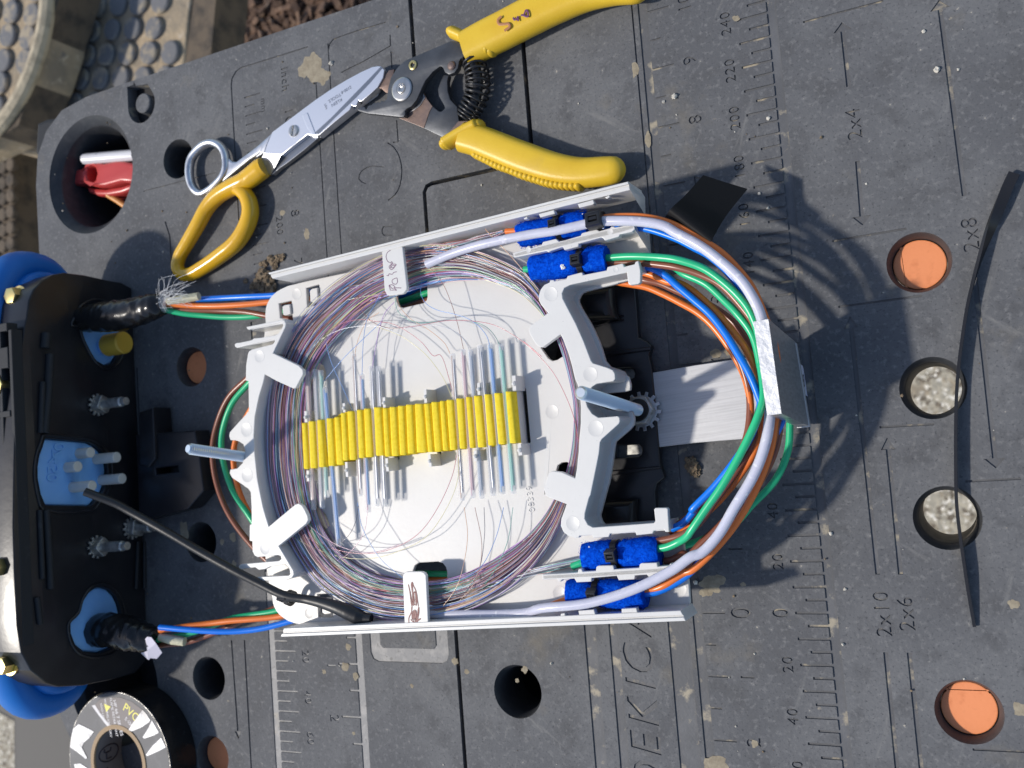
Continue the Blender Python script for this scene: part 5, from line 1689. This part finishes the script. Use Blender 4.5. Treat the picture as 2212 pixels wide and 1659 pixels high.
m.lathe([(2.1, -.1), (2.05, .4), (1.5, .9), (.6, 1.1), (.01, 1.15)], P(*K_t((1246, 525))[0], 9.4), n=32)
m.build('rivet', ['steel_rust'], pli)
ax = spline(at(K_t((1490, 390), (1560, 560), (1588, 740), (1560, 950), (1480, 1100), (1420, 1210)), 8.0), 40)
m = M()
coilp = []
turns = 13.5
n = len(ax)
for i in range(int(turns * 18)):
    s = i / (turns * 18)
    # tight end turns
    ss = s
    f = ss * (n - 1)
    a = min(int(f), n - 2)
    p = ax[a].lerp(ax[a + 1], f - a)
    tg = (ax[a + 1] - ax[a]).normalized()
    u_ = Vector((0, 0, 1))
    v_ = tg.cross(u_)
    th = 2 * math.pi * turns * s
    rr = 5.4 - 1.6 * (abs(2 * s - 1) ** 3)
    coilp.append(p + (u_ * math.sin(th) + v_ * math.cos(th)) * rr)
m.tube(coilp, 0.62, n=8)
m.build('spring', ['zip_black'], pli, smooth=80)
m = M()
m.tube(ax[20:-20:8], 2.3, n=14)
m.build('spring_core', ['zip_black'], pli, smooth=60)

# ================================================================== SCISSORS
sci = thing('splicer_scissors', 'steel electrician scissors with one silver ring and one yellow coated loop', 'scissors', P(560, 330, 0).to_tuple())
blade = K_s((235, 1055), (420, 915), (620, 765), (800, 632), (1000, 495), (1200, 375), (1400, 268), (1530, 210), (1600, 197), (1645, 200), (1690, 250), (1672, 350), (1600, 475), (1500, 565), (1400, 650), (1372, 655), (1352, 640), (1345, 668), (1322, 715), (1290, 722), (1262, 706), (1255, 735), (1238, 765), (1040, 925), (852, 1085), (795, 1102), (770, 1100), (690, 1085), (520, 1222), (355, 1352), (130, 1335), (160, 1240))
m = M()
m.plate(w2(blade, 7), [], 4.2, 7.0, bev=.25)
m.build('blade', ['blade_face'], sci)
m = M()
bev_ = K_s((790, 1060), (1000, 868), (1300, 560), (1500, 355), (1645, 203), (1668, 222), (1520, 400), (1330, 600), (1060, 860), (835, 1082))
m.plate(w2(bev_, 7.06), [], 6.9, 7.08, bev=.02)
m.build('bevel_stripe', ['blade_bevel'], sci)
m = M()
m.plate(w2(K_s((622, 832), (690, 800), (800, 1085), (770, 1100), (690, 1000)), 7.3), [], 6.8, 7.35, bev=.2)
m.build('blade_step', ['blade_face'], sci)
low = K_s((700, 1085), (800, 1105), (850, 1090), (830, 1130), (640, 1290), (420, 1460), (330, 1520), (240, 1600), (180, 1600), (350, 1350))
m = M()
m.plate(w2(low, 4.4), [], 1.4, 4.3, bev=.3)
m.build('lower_blade', ['blade_bevel'], sci)
low2 = K_s((830, 1110), (1240, 780), (1340, 720), (1560, 560), (1640, 430), (1600, 520), (1260, 800), (860, 1120))
m = M()
m.plate(w2(low2, 4), [], 1.4, 4.1, bev=.2)
m.build('lower_blade', ['blade_face'], sci)
# shank that enters the yellow coating
m = M()
m.hexa(at(K_s((130, 1338), (352, 1352), (215, 1612), (60, 1455)), [7, 7, 4.5, 6.4]), at(K_s((130, 1338), (352, 1352), (215, 1612), (60, 1455)), [1.5, 1.5, 1.2, 1.2]))
m.build('shank', ['steel'], sci)
m = M()
m.plate(w2(K_s((232, 1060), (158, 1235), (128, 1338), (68, 1312), (120, 1180)), 6.4), [], 2.0, 6.4, bev=.5, res=2)
m.build('shank', ['steel'], sci)
sc = P(*K_s((517, 1040))[0], 7)
m = M()
sl_a = math.radians(80)
for sg in (-1, 1):
    half = [(2.9 * math.cos(t), 2.9 * math.sin(t)) for t in [sl_a + sg * math.radians(a) for a in range(8, 173, 11)]]
    m.plate([(sc.x + x, sc.y + y) for x, y in (half if sg > 0 else half[::-1])], [], 6.9, 8.0, bev=.45, res=3)
m.lathe([(3.1, 0), (3.0, .25), (.01, .25)], sc, n=36)
m.build('pivot_screw', ['steel_bright'], sci)
# silver finger ring and its stem
ring = K_r((478, 1400), (505, 1240), (600, 1110), (700, 1040), (790, 1028), (880, 1070), (935, 1150), (958, 1260), (955, 1370), (915, 1470), (840, 1560), (740, 1645), (640, 1690), (560, 1650), (505, 1560))
m = M()
m.tube(spline(at(ring, 4.4), 6, closed=True), 2.15, n=18, closed=True, flat=1.25, up=(0, 0, 1))
stem = at(K_r((955, 1330), (1060, 1290), (1200, 1180), (1340, 1060), (1450, 960), (1530, 910)), [4.2, 4.2, 4.4, 4.6, 5, 5])
m.plate(w2(K_r((950, 1150), (985, 1230), (1040, 1270), (1090, 1270), (1250, 1150), (1380, 1050), (1520, 925), (1545, 950), (1455, 1090), (1400, 1165), (1250, 1260), (1080, 1400), (900, 1550), (760, 1650), (740, 1630), (900, 1480), (945, 1380), (955, 1280)), 5), [], 2.4, 5.4, bev=1.1, res=3)
m.build('finger_ring', ['steel'], sci, smooth=60)
# yellow dipped loop
loop = F((556, 372), (530, 390), (500, 405), (470, 424), (447, 450), (428, 485), (405, 525), (388, 555), (384, 577), (394, 592), (412, 592), (440, 577), (475, 553), (510, 524), (532, 490), (541, 458), (536, 430), (522, 412), (505, 404))
m = M()
m.tube(spline(at(loop, [6.5, 6.5, 6.3, 6.2, 6, 6, 5.5, 5, 4.5, 4.3, 4.3, 4.5, 5, 5.4, 5.8, 6, 6.2, 6.2, 6.2]), 7), [4.6, 4.7, 4.6, 4.3, 4.0, 3.9, 3.7, 3.5, 3.5, 3.6, 3.7, 3.9, 4.1, 4.3, 4.4, 4.4, 4.2, 4.0, 3.6], n=22, flat=1.05, up=(0, 0, 1))
m.tube(spline(at(F((512, 402), (540, 384), (563, 366), (572, 360)), 6.3), 5), [4.8, 5.4, 5.6, 5.2], n=22, flat=.95, up=(0, 0, 1))
m.build('coated_loop', ['yellow_dip'], sci, smooth=80)
mk = M()
bx = P(*K_s((1190, 470))[0], 7.1) - P(*K_s((950, 620))[0], 7.1)
angb = math.degrees(math.atan2(bx.y, bx.x))


def bladetext(s, c, h, sx=1.0):
    c = P(*K_s(c)[0], 7.1)
    for lp in text_loops(s, (c.x, c.y), angb + 180, h, sx=sx):
        pass
    t = M()
    text_mesh(s, h / .7, Matrix.Translation((c.x, c.y, 7.09)) @ Matrix.Rotation(math.radians(angb + 180), 4, 'Z') @ Matrix.Diagonal((sx, 1, 1, 1)), 0.01, m=mk)


bladetext('KLEIN', (1070, 668), 1.7, 1.05)
bladetext('TOOLS.', (1040, 612), 1.7, 1.0)
bladetext('2100-8', (1195, 505), 1.6, 1.0)
c = P(*K_s((930, 722))[0], 7.1)
text_mesh('USA', 1.7, Matrix.Translation((c.x, c.y, 7.09)) @ Matrix.Rotation(math.radians(angb - 90), 4, 'Z'), .01, m=mk)
mk.build('etched_text', ['blade_bevel'], sci)

# ================================================================== TAPE ROLL
tp = thing('tape_roll', 'used roll of black electrical tape with torn foil wrapper and brown core', 'tape roll', (-180.7, -77.3, 0))
RC = Vector((-180.7, -77.3, 0))
m = M()
m.lathe([(20.5, 17.9), (37.6, 18.0), (38.2, 17.5), (38.2, .7), (37.6, .1), (20.5, .1)], RC, n=96)
m.build('tape_side', ['black_tape'], tp)
m = M()
m.lathe([(20.6, 18.02), (37.2, 18.12)], RC, n=96)
m.build('wrapper', ['tape_grey'], tp)
m = M()
m.lathe([(20.5, .3), (20.5, 18.5), (18.2, 18.5), (18.2, .3), (20.5, .3)], RC, n=72)
m.build('core', ['cardboard'], tp)
m = M()
a0, a1 = math.radians(95), math.radians(262)
vs, fs = [], []
for i in range(25):
    a = a0 + (a1 - a0) * i / 24
    for z in (.4, 17.4):
        vs.append(RC + Vector((17.9 * math.cos(a), 17.9 * math.sin(a), z)))
for i in range(24):
    fs.append((2 * i, 2 * i + 1, 2 * i + 3, 2 * i + 2))
m.add(vs, fs)
liner = m.build('core_liner', ['core_grey'], tp)
# UL mark printed on the inside of the core
ul = M()


def on_core(x, z):
    """position on the liner: x = arc length from the far side (photo up positive), z = height"""
    a = math.pi - x / 17.8
    return RC + Vector((17.75 * math.cos(a), 17.75 * math.sin(a), z))


for s_ in range(1):
    ul.tube([on_core(2.0 + 4.6 * math.cos(t), 9.0 + 6.4 * math.sin(t)) for t in [2 * math.pi * i / 36 for i in range(36)]], .38, n=6, closed=True)
ul.tube([on_core(x, z) for x, z in ((4.6, 12.0), (2.9, 12.0), (2.5, 10.6), (2.5, 9.2), (2.9, 7.9), (4.6, 7.9))], .42, n=6)
ul.tube([on_core(x, z) for x, z in ((1.9, 10.4), (-.9, 10.4), (-.9, 7.4))], .42, n=6)
ul.tube([on_core(x, z) for x, z in ((-5.4, 11), (-6.6, 11))], .38, n=6)
ul.tube([on_core(x, z) for x, z in ((-8.4, 11.4), (-10, 11.4), (-10, 9.4), (-8.4, 9.4))], .38, n=6)
ul.build('printed_mark', ['print_black'], liner)


def sector(name, pts, matn, z=18.2, parent=tp):
    m = M()
    m.plate(w2(pts, z), [], z - .1, z, bev=.02)
    return m.build(name, [matn], parent)


lab = sector('paper_sector', K_m((560, 850), (640, 770), (760, 745), (900, 745), (1050, 800), (1190, 905), (1100, 1030), (980, 1190), (900, 1175), (800, 1135), (760, 1140), (660, 980)), 'tape_label', 18.22)
sector('torn_foil', K_m((1190, 905), (1240, 960), (1290, 1040), (1270, 1070), (1180, 1130), (1060, 1180), (985, 1195), (1060, 1080)), 'foil_white', 18.3)
sector('torn_foil', K_m((1310, 1040), (1400, 1200), (1340, 1235), (1210, 1280), (1190, 1260), (1260, 1150)), 'foil_white', 18.3)
sector('torn_foil', K_m((1430, 1265), (1490, 1390), (1400, 1440), (1250, 1505), (1230, 1490), (1320, 1370)), 'foil_white', 18.3)
sector('torn_foil', K_m((290, 1150), (360, 1090), (470, 1140), (560, 1190), (500, 1270), (430, 1330), (400, 1390), (470, 1530), (450, 1540), (340, 1450), (250, 1390), (270, 1250)), 'foil_white', 18.35)
sector('torn_foil', K_m((300, 1610), (380, 1600), (470, 1659), (500, 1720), (330, 1740)), 'foil_white', 18.3)
sector('white_border', K_m((530, 850), (572, 840), (640, 950), (780, 1125), (745, 1135), (620, 975)), 'print_white', 18.26)
pt = M()
for s, cc, h, ang, mtt in (('PVC', (1035, 945), 4.6, -33, 1), ('E-104', (1010, 1065), 1.9, -40, 0), ('HP 66 7 SERIES', (870, 1010), 2.1, -76, 0), ('FLAME RETARDANT', (815, 1000), 1.6, -80, 0), ('WARNING KEEP DRY', (740, 1010), 1.5, -80, 0), ('READ LABEL', (672, 945), 1.3, -78, 0)):
    c = P(*K_m(cc)[0], 18.3)
    text_mesh(s, h / .7, Matrix.Translation((c.x, c.y, 18.27)) @ Matrix.Rotation(math.radians(ang), 4, 'Z'), .01, m=pt, mi=mtt, bold=.02)
q = at(K_m((690, 825), (775, 865), (720, 935)), 18.27)
pt.add([p + Vector((0, 0, .02)) for p in q], [(0, 1, 2)], 1)
pt.build('printed_text', ['print_white', 'print_yellow'], lab)

# ================================================================== THE BLACK CLOSURE
X0 = -174.0
clo = thing('splice_closure', 'black splice closure base with blue clamp ring, blue gel ports, pins and bolts', 'cable closure', (X0, 77, 0))
YZ = Matrix(((0, 0, 1, X0), (1, 0, 0, 0), (0, 1, 0, 0), (0, 0, 0, 1)))


def face(pts, x=X0):
    return [(p.y, max(.15, p.z)) for p in (PX(a, b, x) for a, b in pts)]


fo = F((57, 687), (62, 649), (72, 625), (90, 606), (115, 593), (140, 588.6), (183, 594), (233, 605), (262, 610), (285, 622), (300, 660), (309, 780), (313, 900), (313, 1250), (318, 1400), (318, 1424), (293, 1454), (240, 1469), (180, 1481), (127, 1484), (100, 1476), (67, 1449), (46, 1410), (37, 1353), (31, 1240), (28, 1139), (30, 1000), (33, 903), (43, 786), (52, 710))
gel_up = F((207, 655), (190, 659), (176, 670), (166, 690), (160, 704), (175, 706), (180, 725), (190, 748), (208, 777), (228, 789), (246, 783), (260, 760), (266, 722), (256, 685), (235, 662))
gel_mid = K_o((590, 760), (600, 735), (700, 740), (1000, 765), (1150, 782), (1230, 820), (1320, 900), (1385, 1020), (1402, 1150), (1385, 1300), (1340, 1420), (1270, 1500), (1200, 1590), (1170, 1605), (600, 1592), (540, 1450), (502, 1250), (500, 1100), (525, 950), (570, 830))
gel_low = K_p((1330, 1000), (1240, 1015), (1160, 1075), (1080, 1200), (1040, 1340), (925, 1465), (930, 1600), (985, 1740), (1090, 1830), (1300, 1850), (1480, 1780), (1560, 1600), (1580, 1350), (1550, 1220), (1500, 1110), (1420, 1030))
m = M()
m.plate(face(fo), [face(gel_up), face(gel_mid), face(gel_low)], -26, 0, bev=1.0, res=2, mtx=YZ)
m.build('end_plate', ['black_plastic'], clo)
for g in (gel_up, gel_mid, gel_low):
    m = M()
    gf = face(g)
    cy, cz = sum(p[0] for p in gf) / len(gf), sum(p[1] for p in gf) / len(gf)
    m.plate([(cy + (y - cy) * 1.0, cz + (z - cz) * 1.0) for y, z in gf], [], -14, -2.2, bev=1.2, res=3, mtx=YZ)
    m.build('gel_seal', ['gel_blue'], clo, smooth=50)
    m = M()
    rim = [(cy + (y - cy) * 1.12, max(.6, cz + (z - cz) * 1.12)) for y, z in gf]
    m.tube([Vector((X0 + .3, y, z)) for y, z in spline([Vector((y, z, 0)) for y, z in rim], 3, closed=True) for z in (z,)] if False else [Vector((X0 + .2, v.x, max(.6, v.y))) for v in spline([Vector((y, z, 0)) for y, z in rim], 3, closed=True)], .8, n=8, closed=True)
    m.build('port_rim', ['black_plastic'], clo, smooth=60)
# raised ridges on the face
m = M()
for pts, w in ((F((100, 720), (97, 752)), 3.0), (F((108, 765), (104, 850), (96, 935)), 2.6), (F((92, 825), (88, 935)), 1.8), (F((100, 1102), (106, 1200), (110, 1272)), 2.2), (F((86, 1102), (92, 1250)), 1.6), (F((80, 1290), (87, 1348)), 1.8),
               (F((298, 795), (306, 960)), 1.2), (F((312, 795), (313, 990)), 1.2), (F((298, 1170), (294, 1272)), 1.2), (F((312, 1170), (312, 1272)), 1.2)):
    m = M()
    m.tube([PX(a, b, X0 + 1.0) for a, b in pts], w * .8, n=8)
    m.build('face_ridge', ['black_frame'], clo, smooth=60)
# ribbed top
zt = 77.0
m = M()


def topbar(y0, y1, x0, x1, z=zt, h=6):
    m.plate([(x0, y0), (x1, y0), (x1, y1), (x0, y1)], [], z - h, z, bev=.4)


yt = [PX(33, b, X0).y for b in (690, 712, 757, 790, 892, 1141, 1258, 1275, 1290, 1345, 1360, 1400)]
topbar(yt[-1], yt[1], X0 - 2.2, X0 + .2, z=zt - 1)
topbar(yt[-1], yt[1], X0 - 9.6, X0 - 7.6, z=zt - .6)
topbar(yt[-1], yt[1], X0 - 19, X0 - 16.4, z=zt - .2)
for b, w in ((705, 4), (757, 4), (778, 7), (892, 3), (1141, 3), (1266, 9), (1290, 4), (1352, 4), (1372, 6)):
    y = PX(33, b, X0).y
    topbar(y - w / 2, y + w / 2, X0 - 30, X0 - 2.4, z=zt - .5)
topbar(yt[-1], yt[1], X0 - 60, X0 - 27, z=zt - 22, h=10)
m.build('ribbed_top', ['black_frame'], clo)
# blue clamp ring
m = M()
XR = X0 - 32
rp = []
for i in range(72):
    a = 2 * math.pi * i / 72
    ca, sa = math.cos(a), math.sin(a)
    rp.append(Vector((XR, 76 + 115 * math.copysign(abs(ca) ** .85, ca), 41 + 32 * math.copysign(abs(sa) ** .8, sa))))
m.tube(rp, 9.0, n=20, closed=True, flat=1.35, up=(1, 0, 0))
m.build('clamp_ring', ['clamp_blue'], clo, smooth=70)
m = M()
m.lathe([(1, 0)], (0, 0, 0), n=3) if False else None
rp2 = [Vector((XR + 12, 76 + (p.y - 76) * .93, 41 + (p.z - 41) * .86)) for p in rp]
m.tube(rp2, 4.2, n=14, closed=True, flat=1.6, up=(1, 0, 0))
m.build('clamp_ring', ['clamp_blue'], clo, smooth=70)
m = M()
m.plate([(76 + 104 * math.cos(2 * math.pi * i / 48), 44 + 33 * math.sin(2 * math.pi * i / 48)) for i in range(48)], [], -60, -26.2, bev=2, mtx=YZ)
m.build('body', ['black_plastic'], clo)
# brass nuts behind the plate
for q, xx, s in (((33, 640), X0 - 14, 4.6), ((2, 832), X0 - 12, 5.5), ((12, 1436), X0 - 14, 4.6), ((0, 1225), X0 - 10, 4.5)):
    c = PX(q[0], q[1], xx)
    m = M()
    m.plate([(s * math.cos(math.radians(60 * i)), s * math.sin(math.radians(60 * i))) for i in range(6)], [], 0, 5.5, bev=.6, res=2, mtx=Matrix.Translation(c - Vector((0, 0, 2))))
    m.lathe([(s * 1.25, -2), (s * 1.25, -1), (.01, -1)], c - Vector((0, 0, 1)), n=24)
    m.build('brass_nut', ['brass'], clo)
    m = M()
    m.cyl(c - Vector((0, 0, 16)), (0, 0, 1), s * 1.2, 12.5, n=24)
    m.build('nut_boss', ['black_frame'], clo)
# pins in the middle seal
for q, L in ((K_o((1030, 928))[0], 6), (K_o((1250, 1000))[0], 13), (K_o((880, 1108))[0], 5), (K_o((1320, 1272))[0], 13), (K_o((945, 1365))[0], 12)):
    c = PX(q[0], q[1], X0 - 2)
    m = M()
    m.cyl(c - Vector((3, 0, 0)), (1, 0, 0.02), 2.75, L + 6, n=28, bev=.35)
    m.build('pin', ['pin_white'], clo)
num = M()
q = PX(*K_o((700, 1020))[0], X0 - 2)
for ch, cc in (('0', (770, 840)), ('7', (745, 920)), ('4', (700, 1010)), ('5', (690, 1135)), ('0', (680, 1240))):
    c = PX(*K_o(cc)[0], X0 - 2)
    text_mesh(ch, 9.0, Matrix.Translation(c + Vector((.3, 0, 0))) @ Matrix(((0, 0, 1, 0), (0, 1, 0, 0), (1, 0, 0, 0), (0, 0, 0, 1))) @ Matrix.Rotation(math.radians(-90), 4, 'Z'), .25, m=num)
num.build('moulded_number', ['gel_blue'], clo)


def fixing(q, xb, L, a0):
    c = PX(q[0], q[1], xb)
    m = M()
    sq = [(5.6 * math.cos(math.radians(90 * i + a0)), 5.6 * math.sin(math.radians(90 * i + a0))) for i in range(4)]
    mt = Matrix.Translation(c) @ Matrix(((0, 0, 1, 0), (1, 0, 0, 0), (0, 1, 0, 0), (0, 0, 0, 1)))
    m.plate(chaikin(sq, 1, True, .12) if False else [tuple(v) for v in chaikin(sq, 1, True, .12)], [], 2.0, 6.4, bev=.4, res=2, mtx=mt)
    m.build('nut', ['galv'], clo)
    m = M()
    star = []
    for i in range(12):
        for da, rr in ((-.13, 4.6), (-.1, 6.0), (.1, 6.0), (.13, 4.6)):
            an = 2 * math.pi * i / 12 + da
            star.append((rr * math.cos(an), rr * math.sin(an)))
    m.plate(star, [], .4, 1.7, bev=.15, mtx=mt)
    m.build('star_washer', ['galv'], clo)
    m = M()
    m.lathe([(.01, 0), (2.7, 0), (2.7, L - 3.4), (2.1, L - 2.6), (2.1, L), (.01, L)], c, (1, 0, 0.03), n=28)
    m.build('bolt_shank', ['galv'], clo)


fixing(K_o((1250, 300))[0], X0, 23, 20)
fixing(K_p((1240, 480))[0], X0, 24, 0)
fixing(K_p((1690, 240))[0], X0, 19, 30)
m = M()
pa = PX(*K_n((1340, 1195))[0], X0 - 2)
m.cyl(pa - Vector((3, 0, 0)), (1, 0, .03), 4.2, 6.4, n=28)
m.build('plug_base', ['gel_blue'], clo)
m = M()
m.cyl(pa + Vector((3, 0, .1)), (1, 0, .03), 6.0, 14, n=32, bev=.8)
m.build('yellow_plug', ['plug_yellow'], clo)
# foot that reaches towards the tray
m = M()
ft = F((292, 938), (420, 930), (430, 980), (440, 1060), (405, 1100), (300, 1128))
m.plate(w2(ft, 12), [w2(K_o((2010, 1120), (2300, 1090), (2310, 1160), (2020, 1195)), 12)], 1.0, 12, bev=1.0, res=2)
m.plate(w2(F((300, 890), (330, 880), (335, 990), (320, 1010), (300, 1005)), 14), [], 1, 14, bev=1.0, res=2)
m.build('foot', ['black_plastic'], clo)


def taped(label, path, zs, rs, seed):
    t = thing('taped_cable', label, 'cable', at(path, zs)[0].to_tuple(), 'taped cables leaving the black closure')
    pts = spline(at(path, zs), 10)
    m = M()
    m.tube(pts, rs, n=26)
    from mathutils import noise
    off = Vector((seed * 7.7, seed, 0))
    vv = []
    L = len(pts)
    for i, v in enumerate(m.v):
        p = Vector(v)
        c = pts[min(L - 1, i // 26)]
        d = p - c
        if d.length > 1e-4:
            p = p + d.normalized() * (noise.noise(p * .35 + off) * 1.0 + abs(noise.noise(Vector((p.x * .55 + p.y * .25, 0, 0)) + off)) * .8)
        vv.append(tuple(p))
    m.v = vv
    m.build('tape_wrap', ['black_tape'], t, smooth=50)
    return t, pts


t1, p1 = taped('cable wrapped in crinkled black tape with frayed white threads at its end', F((176, 690), (215, 686), (255, 682), (300, 672), (338, 660), (352, 657)), [33, 33, 33, 32, 31, 30], [6.4, 7.6, 8.0, 7.4, 6.4, 5.2], 1)
m = M()
e = P(352, 657, 30)
m.tube([P(335, 659, 30.5), P(350, 656, 30), P(366, 655, 29)], [6.0, 5.2, 3.8], n=20, caps=False)
m.build('clear_wrap', ['sleeve_clear'], t1, smooth=60)
m = M()
fr = random.Random(4)
for i in range(60):
    a = P(345 + fr.uniform(-10, 20), 650 + fr.uniform(-12, 12), 31)
    d = Vector((fr.uniform(6, 22), fr.uniform(-7, 9), fr.uniform(-2, 8)))
    m.tube(spline([a, a + d * .5 + Vector((fr.uniform(-3, 3), fr.uniform(-3, 3), fr.uniform(0, 3))), a + d], 4), .07, n=4)
m.build('frayed_thread', ['fibre_white'], t1, smooth=80, weld=False)
m = M()
m.tube(at(F((362, 651), (395, 646), (430, 640)), [31, 29, 27]), [1.8, 2.2, 2.1], n=10)
m.build('strength_rod', ['kevlar'], t1, smooth=50)
t2, p2 = taped('cable wrapped in smooth black tape with a torn scrap of white tape at its end', F((168, 1368), (205, 1362), (245, 1362), (285, 1370), (318, 1378), (338, 1382)), [30, 31, 31, 30, 29, 28], [6.6, 8.4, 8.8, 8.4, 6.8, 5.4], 2)
m = M()
q = at(K_q((1815, 130), (1905, 25), (1960, 30), (2020, 110), (2100, 230), (2030, 310), (1950, 300), (1925, 325), (1830, 240)), [30, 36, 36, 35, 30, 26, 27, 26, 28])
cc = Vector((0, 0, 0))
for p in q:
    cc += p
cc = cc / len(q) + Vector((0, 0, 2))
vs = q + [cc] + [p - Vector((0, 0, .3)) for p in q] + [cc - Vector((0, 0, .3))]
k = len(q)
fs = [(i, (i + 1) % k, k) for i in range(k)] + [(k + 1 + (i + 1) % k, k + 1 + i, 2 * k + 1) for i in range(k)]
m.add(vs, fs)
m.build('tape_scrap', ['paper_label'], t2, smooth=15)
m = M()
m.tube(at(F((345, 1376), (372, 1382), (399, 1386)), [29, 27, 25]), [2.0, 2.5, 2.3], n=10)
m.build('strength_rod', ['kevlar'], t2, smooth=50)

# ================================================================== IN THE BIG TABLE HOLE
red = thing('red_tool', 'red plastic tool with a round eye, standing in the large table hole', 'tool', (BIG[0], BIG[1], -40))
Kr = crop(150, 350, 1521 / (550 * 0.548611))
m = M()
o = w2(Kr((360, 920), (375, 880), (470, 860), (515, 820), (570, 795), (640, 800), (700, 810), (830, 785), (920, 785), (1060, 810), (1060, 1020), (900, 1010), (720, 1060), (600, 1060), (500, 1030), (400, 1050), (370, 1020)), -14)
eye = w2(Kr((508, 910), (525, 860), (570, 830), (615, 855), (632, 920), (615, 990), (570, 1020), (525, 985)), -14)
m.plate(o, [eye], -25, -14, bev=2.0, res=3)
m.build('head', ['red_plastic'], red, smooth=50)
m = M()
m.plate(w2(Kr((525, 1060), (600, 1080), (720, 1090), (900, 1060), (1060, 1010), (1060, 1080), (900, 1140), (760, 1165), (640, 1165), (540, 1125)), -18), [], -30, -18, bev=2, res=3)
m.build('guard', ['red_plastic'], red, smooth=50)
m = M()
m.tube(at(Kr((508, 765), (760, 745), (1060, 720)), [-14, -15, -16]), 3.4, n=20)
tag(m.build('white_rod', ['white_rod']), 'white plastic rod lying above the red tool in the large table hole', 'rod')
m = M()
m.tube(at(Kr((760, 1150), (850, 1205), (960, 1280)), [-20, -22, -24]), 2.0, n=12)
tag(m.build('orange_stick', ['orange_stick']), 'thin orange stick under the red tool in the large table hole', 'stick')
m = M()
m.plate(w2(F((78, 265), (100, 255), (128, 252), (118, 290), (85, 345), (74, 330)), -14), [], -34, -14, bev=3)
tag(m.build('black_latch', ['black_frame']), 'black latch knob at the rounded worktable corner', 'latch')

# ================================================================== DIRT ON THE TABLE
from mathutils import noise as _nz


def clump(label, spots):
    m = M()
    for i, (x, y, r) in enumerate(spots):
        c = P(x, y, r * .35)
        m.blob(c, r, 3, .75, i + x * .01, squash=.6, freq=1.3)
        for k in range(5):
            a = rnd.uniform(0, 6.28)
            m.blob(c + Vector((math.cos(a) * r * .8, math.sin(a) * r * .8, 0)), r * rnd.uniform(.3, .5), 2, .6, k + y, squash=.6)
    tag(m.build('dirt_clump', ['dirt'], smooth=50), label, 'dirt', 'dirt clumps on the worktable')


clump('twisted tan dirt clump near the yellow scissor loop', [(*K_a((590, 90))[0], 2.4), (*K_a((650, 60))[0], 2.0), (*K_a((700, 40))[0], 1.6), (*K_a((540, 60))[0], 1.7), (*K_a((600, 160))[0], 1.6), (*K_a((470, 125))[0], 1.6), (*K_a((420, 130))[0], 1.1)])
clump('large brown dirt clump against the tray rail end', [(*K_a((440, 290))[0], 3.6), (*K_a((520, 330))[0], 3.6), (*K_a((400, 370))[0], 3.2), (*K_a((540, 420))[0], 3.2), (*K_a((460, 430))[0], 3.0), (*K_a((310, 410))[0], 1.8), (*K_a((220, 350))[0], 1.2)])
clump('flat round tan dirt cake beside the aluminium bar', [(1497, 1010, 2.6), (1492, 1000, 2.2), (1503, 1020, 1.8)])
mu = M()
for x, y, r, sq in ((1535, 1262, 4.2, .8), (1553, 1252, 2.6, .8), (1525, 1280, 2.6, .7), (1605, 1262, 1.2, .6), (745, 1440, 2.2, 1), (768, 1461, 1.8, 1), (752, 1398, 1.6, 1), (700, 1451, 1.1, 1), (983, 1428, 1.6, 1), (1008, 1451, 1.1, 1), (890, 1482, 1.0, 1), (764, 1584, .9, 1),
                    (672, 140, 6.0, 1.0), (684, 160, 5.0, .8), (655, 152, 3.5, 1), (700, 168, 4, .8), (1630, 1607, 1.5, 1), (1545, 1655, 5.0, .8), (2190, 1304, 1.8, 1), (2205, 1532, 2.4, 1), (1546, 764, 2.4, .8), (1574, 757, 2.0, 1), (1133, 1447, 1.5, 1), (1117, 1470, 1.0, 1), (610, 460, 1.6, .8), (663, 505, 1.6, 2), (480, 1170, 1.6, 1),
                    (398, 1150, 3.0, 2.2), (503, 1160, 2.2, 1.2), (505, 1218, 1.6, 1), (1372, 150, 1.6, 2), (1400, 300, 1.4, 2.2), (1590, 40, 1.5, 1)):
    c = P(x, y, 0.04)
    n = 26
    ph = x * .37 + y * .11
    pts = []
    for i in range(n):
        a = 2 * math.pi * i / n
        k = 1 + .45 * _nz.noise(Vector((math.cos(a) * 1.4 + ph, math.sin(a) * 1.4, ph))) + .2 * _nz.noise(Vector((math.cos(a) * 4 + ph, math.sin(a) * 4, 3)))
        pts.append(c + Vector((math.cos(a) * r * k, math.sin(a) * r * k * sq, 0)))
    mu.add(pts + [c + Vector((0, 0, .12))], [(i, (i + 1) % n, n) for i in range(n)])
tag(mu.build('dried_mud', ['mud'], smooth=60, origin=(60, 100, 0)), 'thin dried tan mud splashes spotted over the dark worktable', 'dried mud', kind='stuff')
gr = M()
for i in range(190):
    x, y = rnd.uniform(-240, 290), rnd.uniform(-70, 295)
    if -60 < x < 140 and -5 < y < 170:
        continue
    r = abs(rnd.gauss(.18, .22)) + .12
    gr.blob((x, y, r * .5), min(r, .85), 1, .5, i, mi=0 if rnd.random() < .55 else 1)
for x, y, r in ((1456, 208, 1.2), (1433, 220, .7), (2024, 150, 1.1), (2070, 150, .5), (1995, 68, .7), (715, 136, 1.1), (1502, 1258, .9), (1640, 418, .6)):
    gr.blob(P(x, y, r * .4), r, 2, .6, x, mi=0)
tag(gr.build('grit', ['grit', 'dirt'], smooth=50, origin=(60, 100, 0)), 'scattered pale grit and sawdust specks on the worktable', 'grit', kind='stuff')
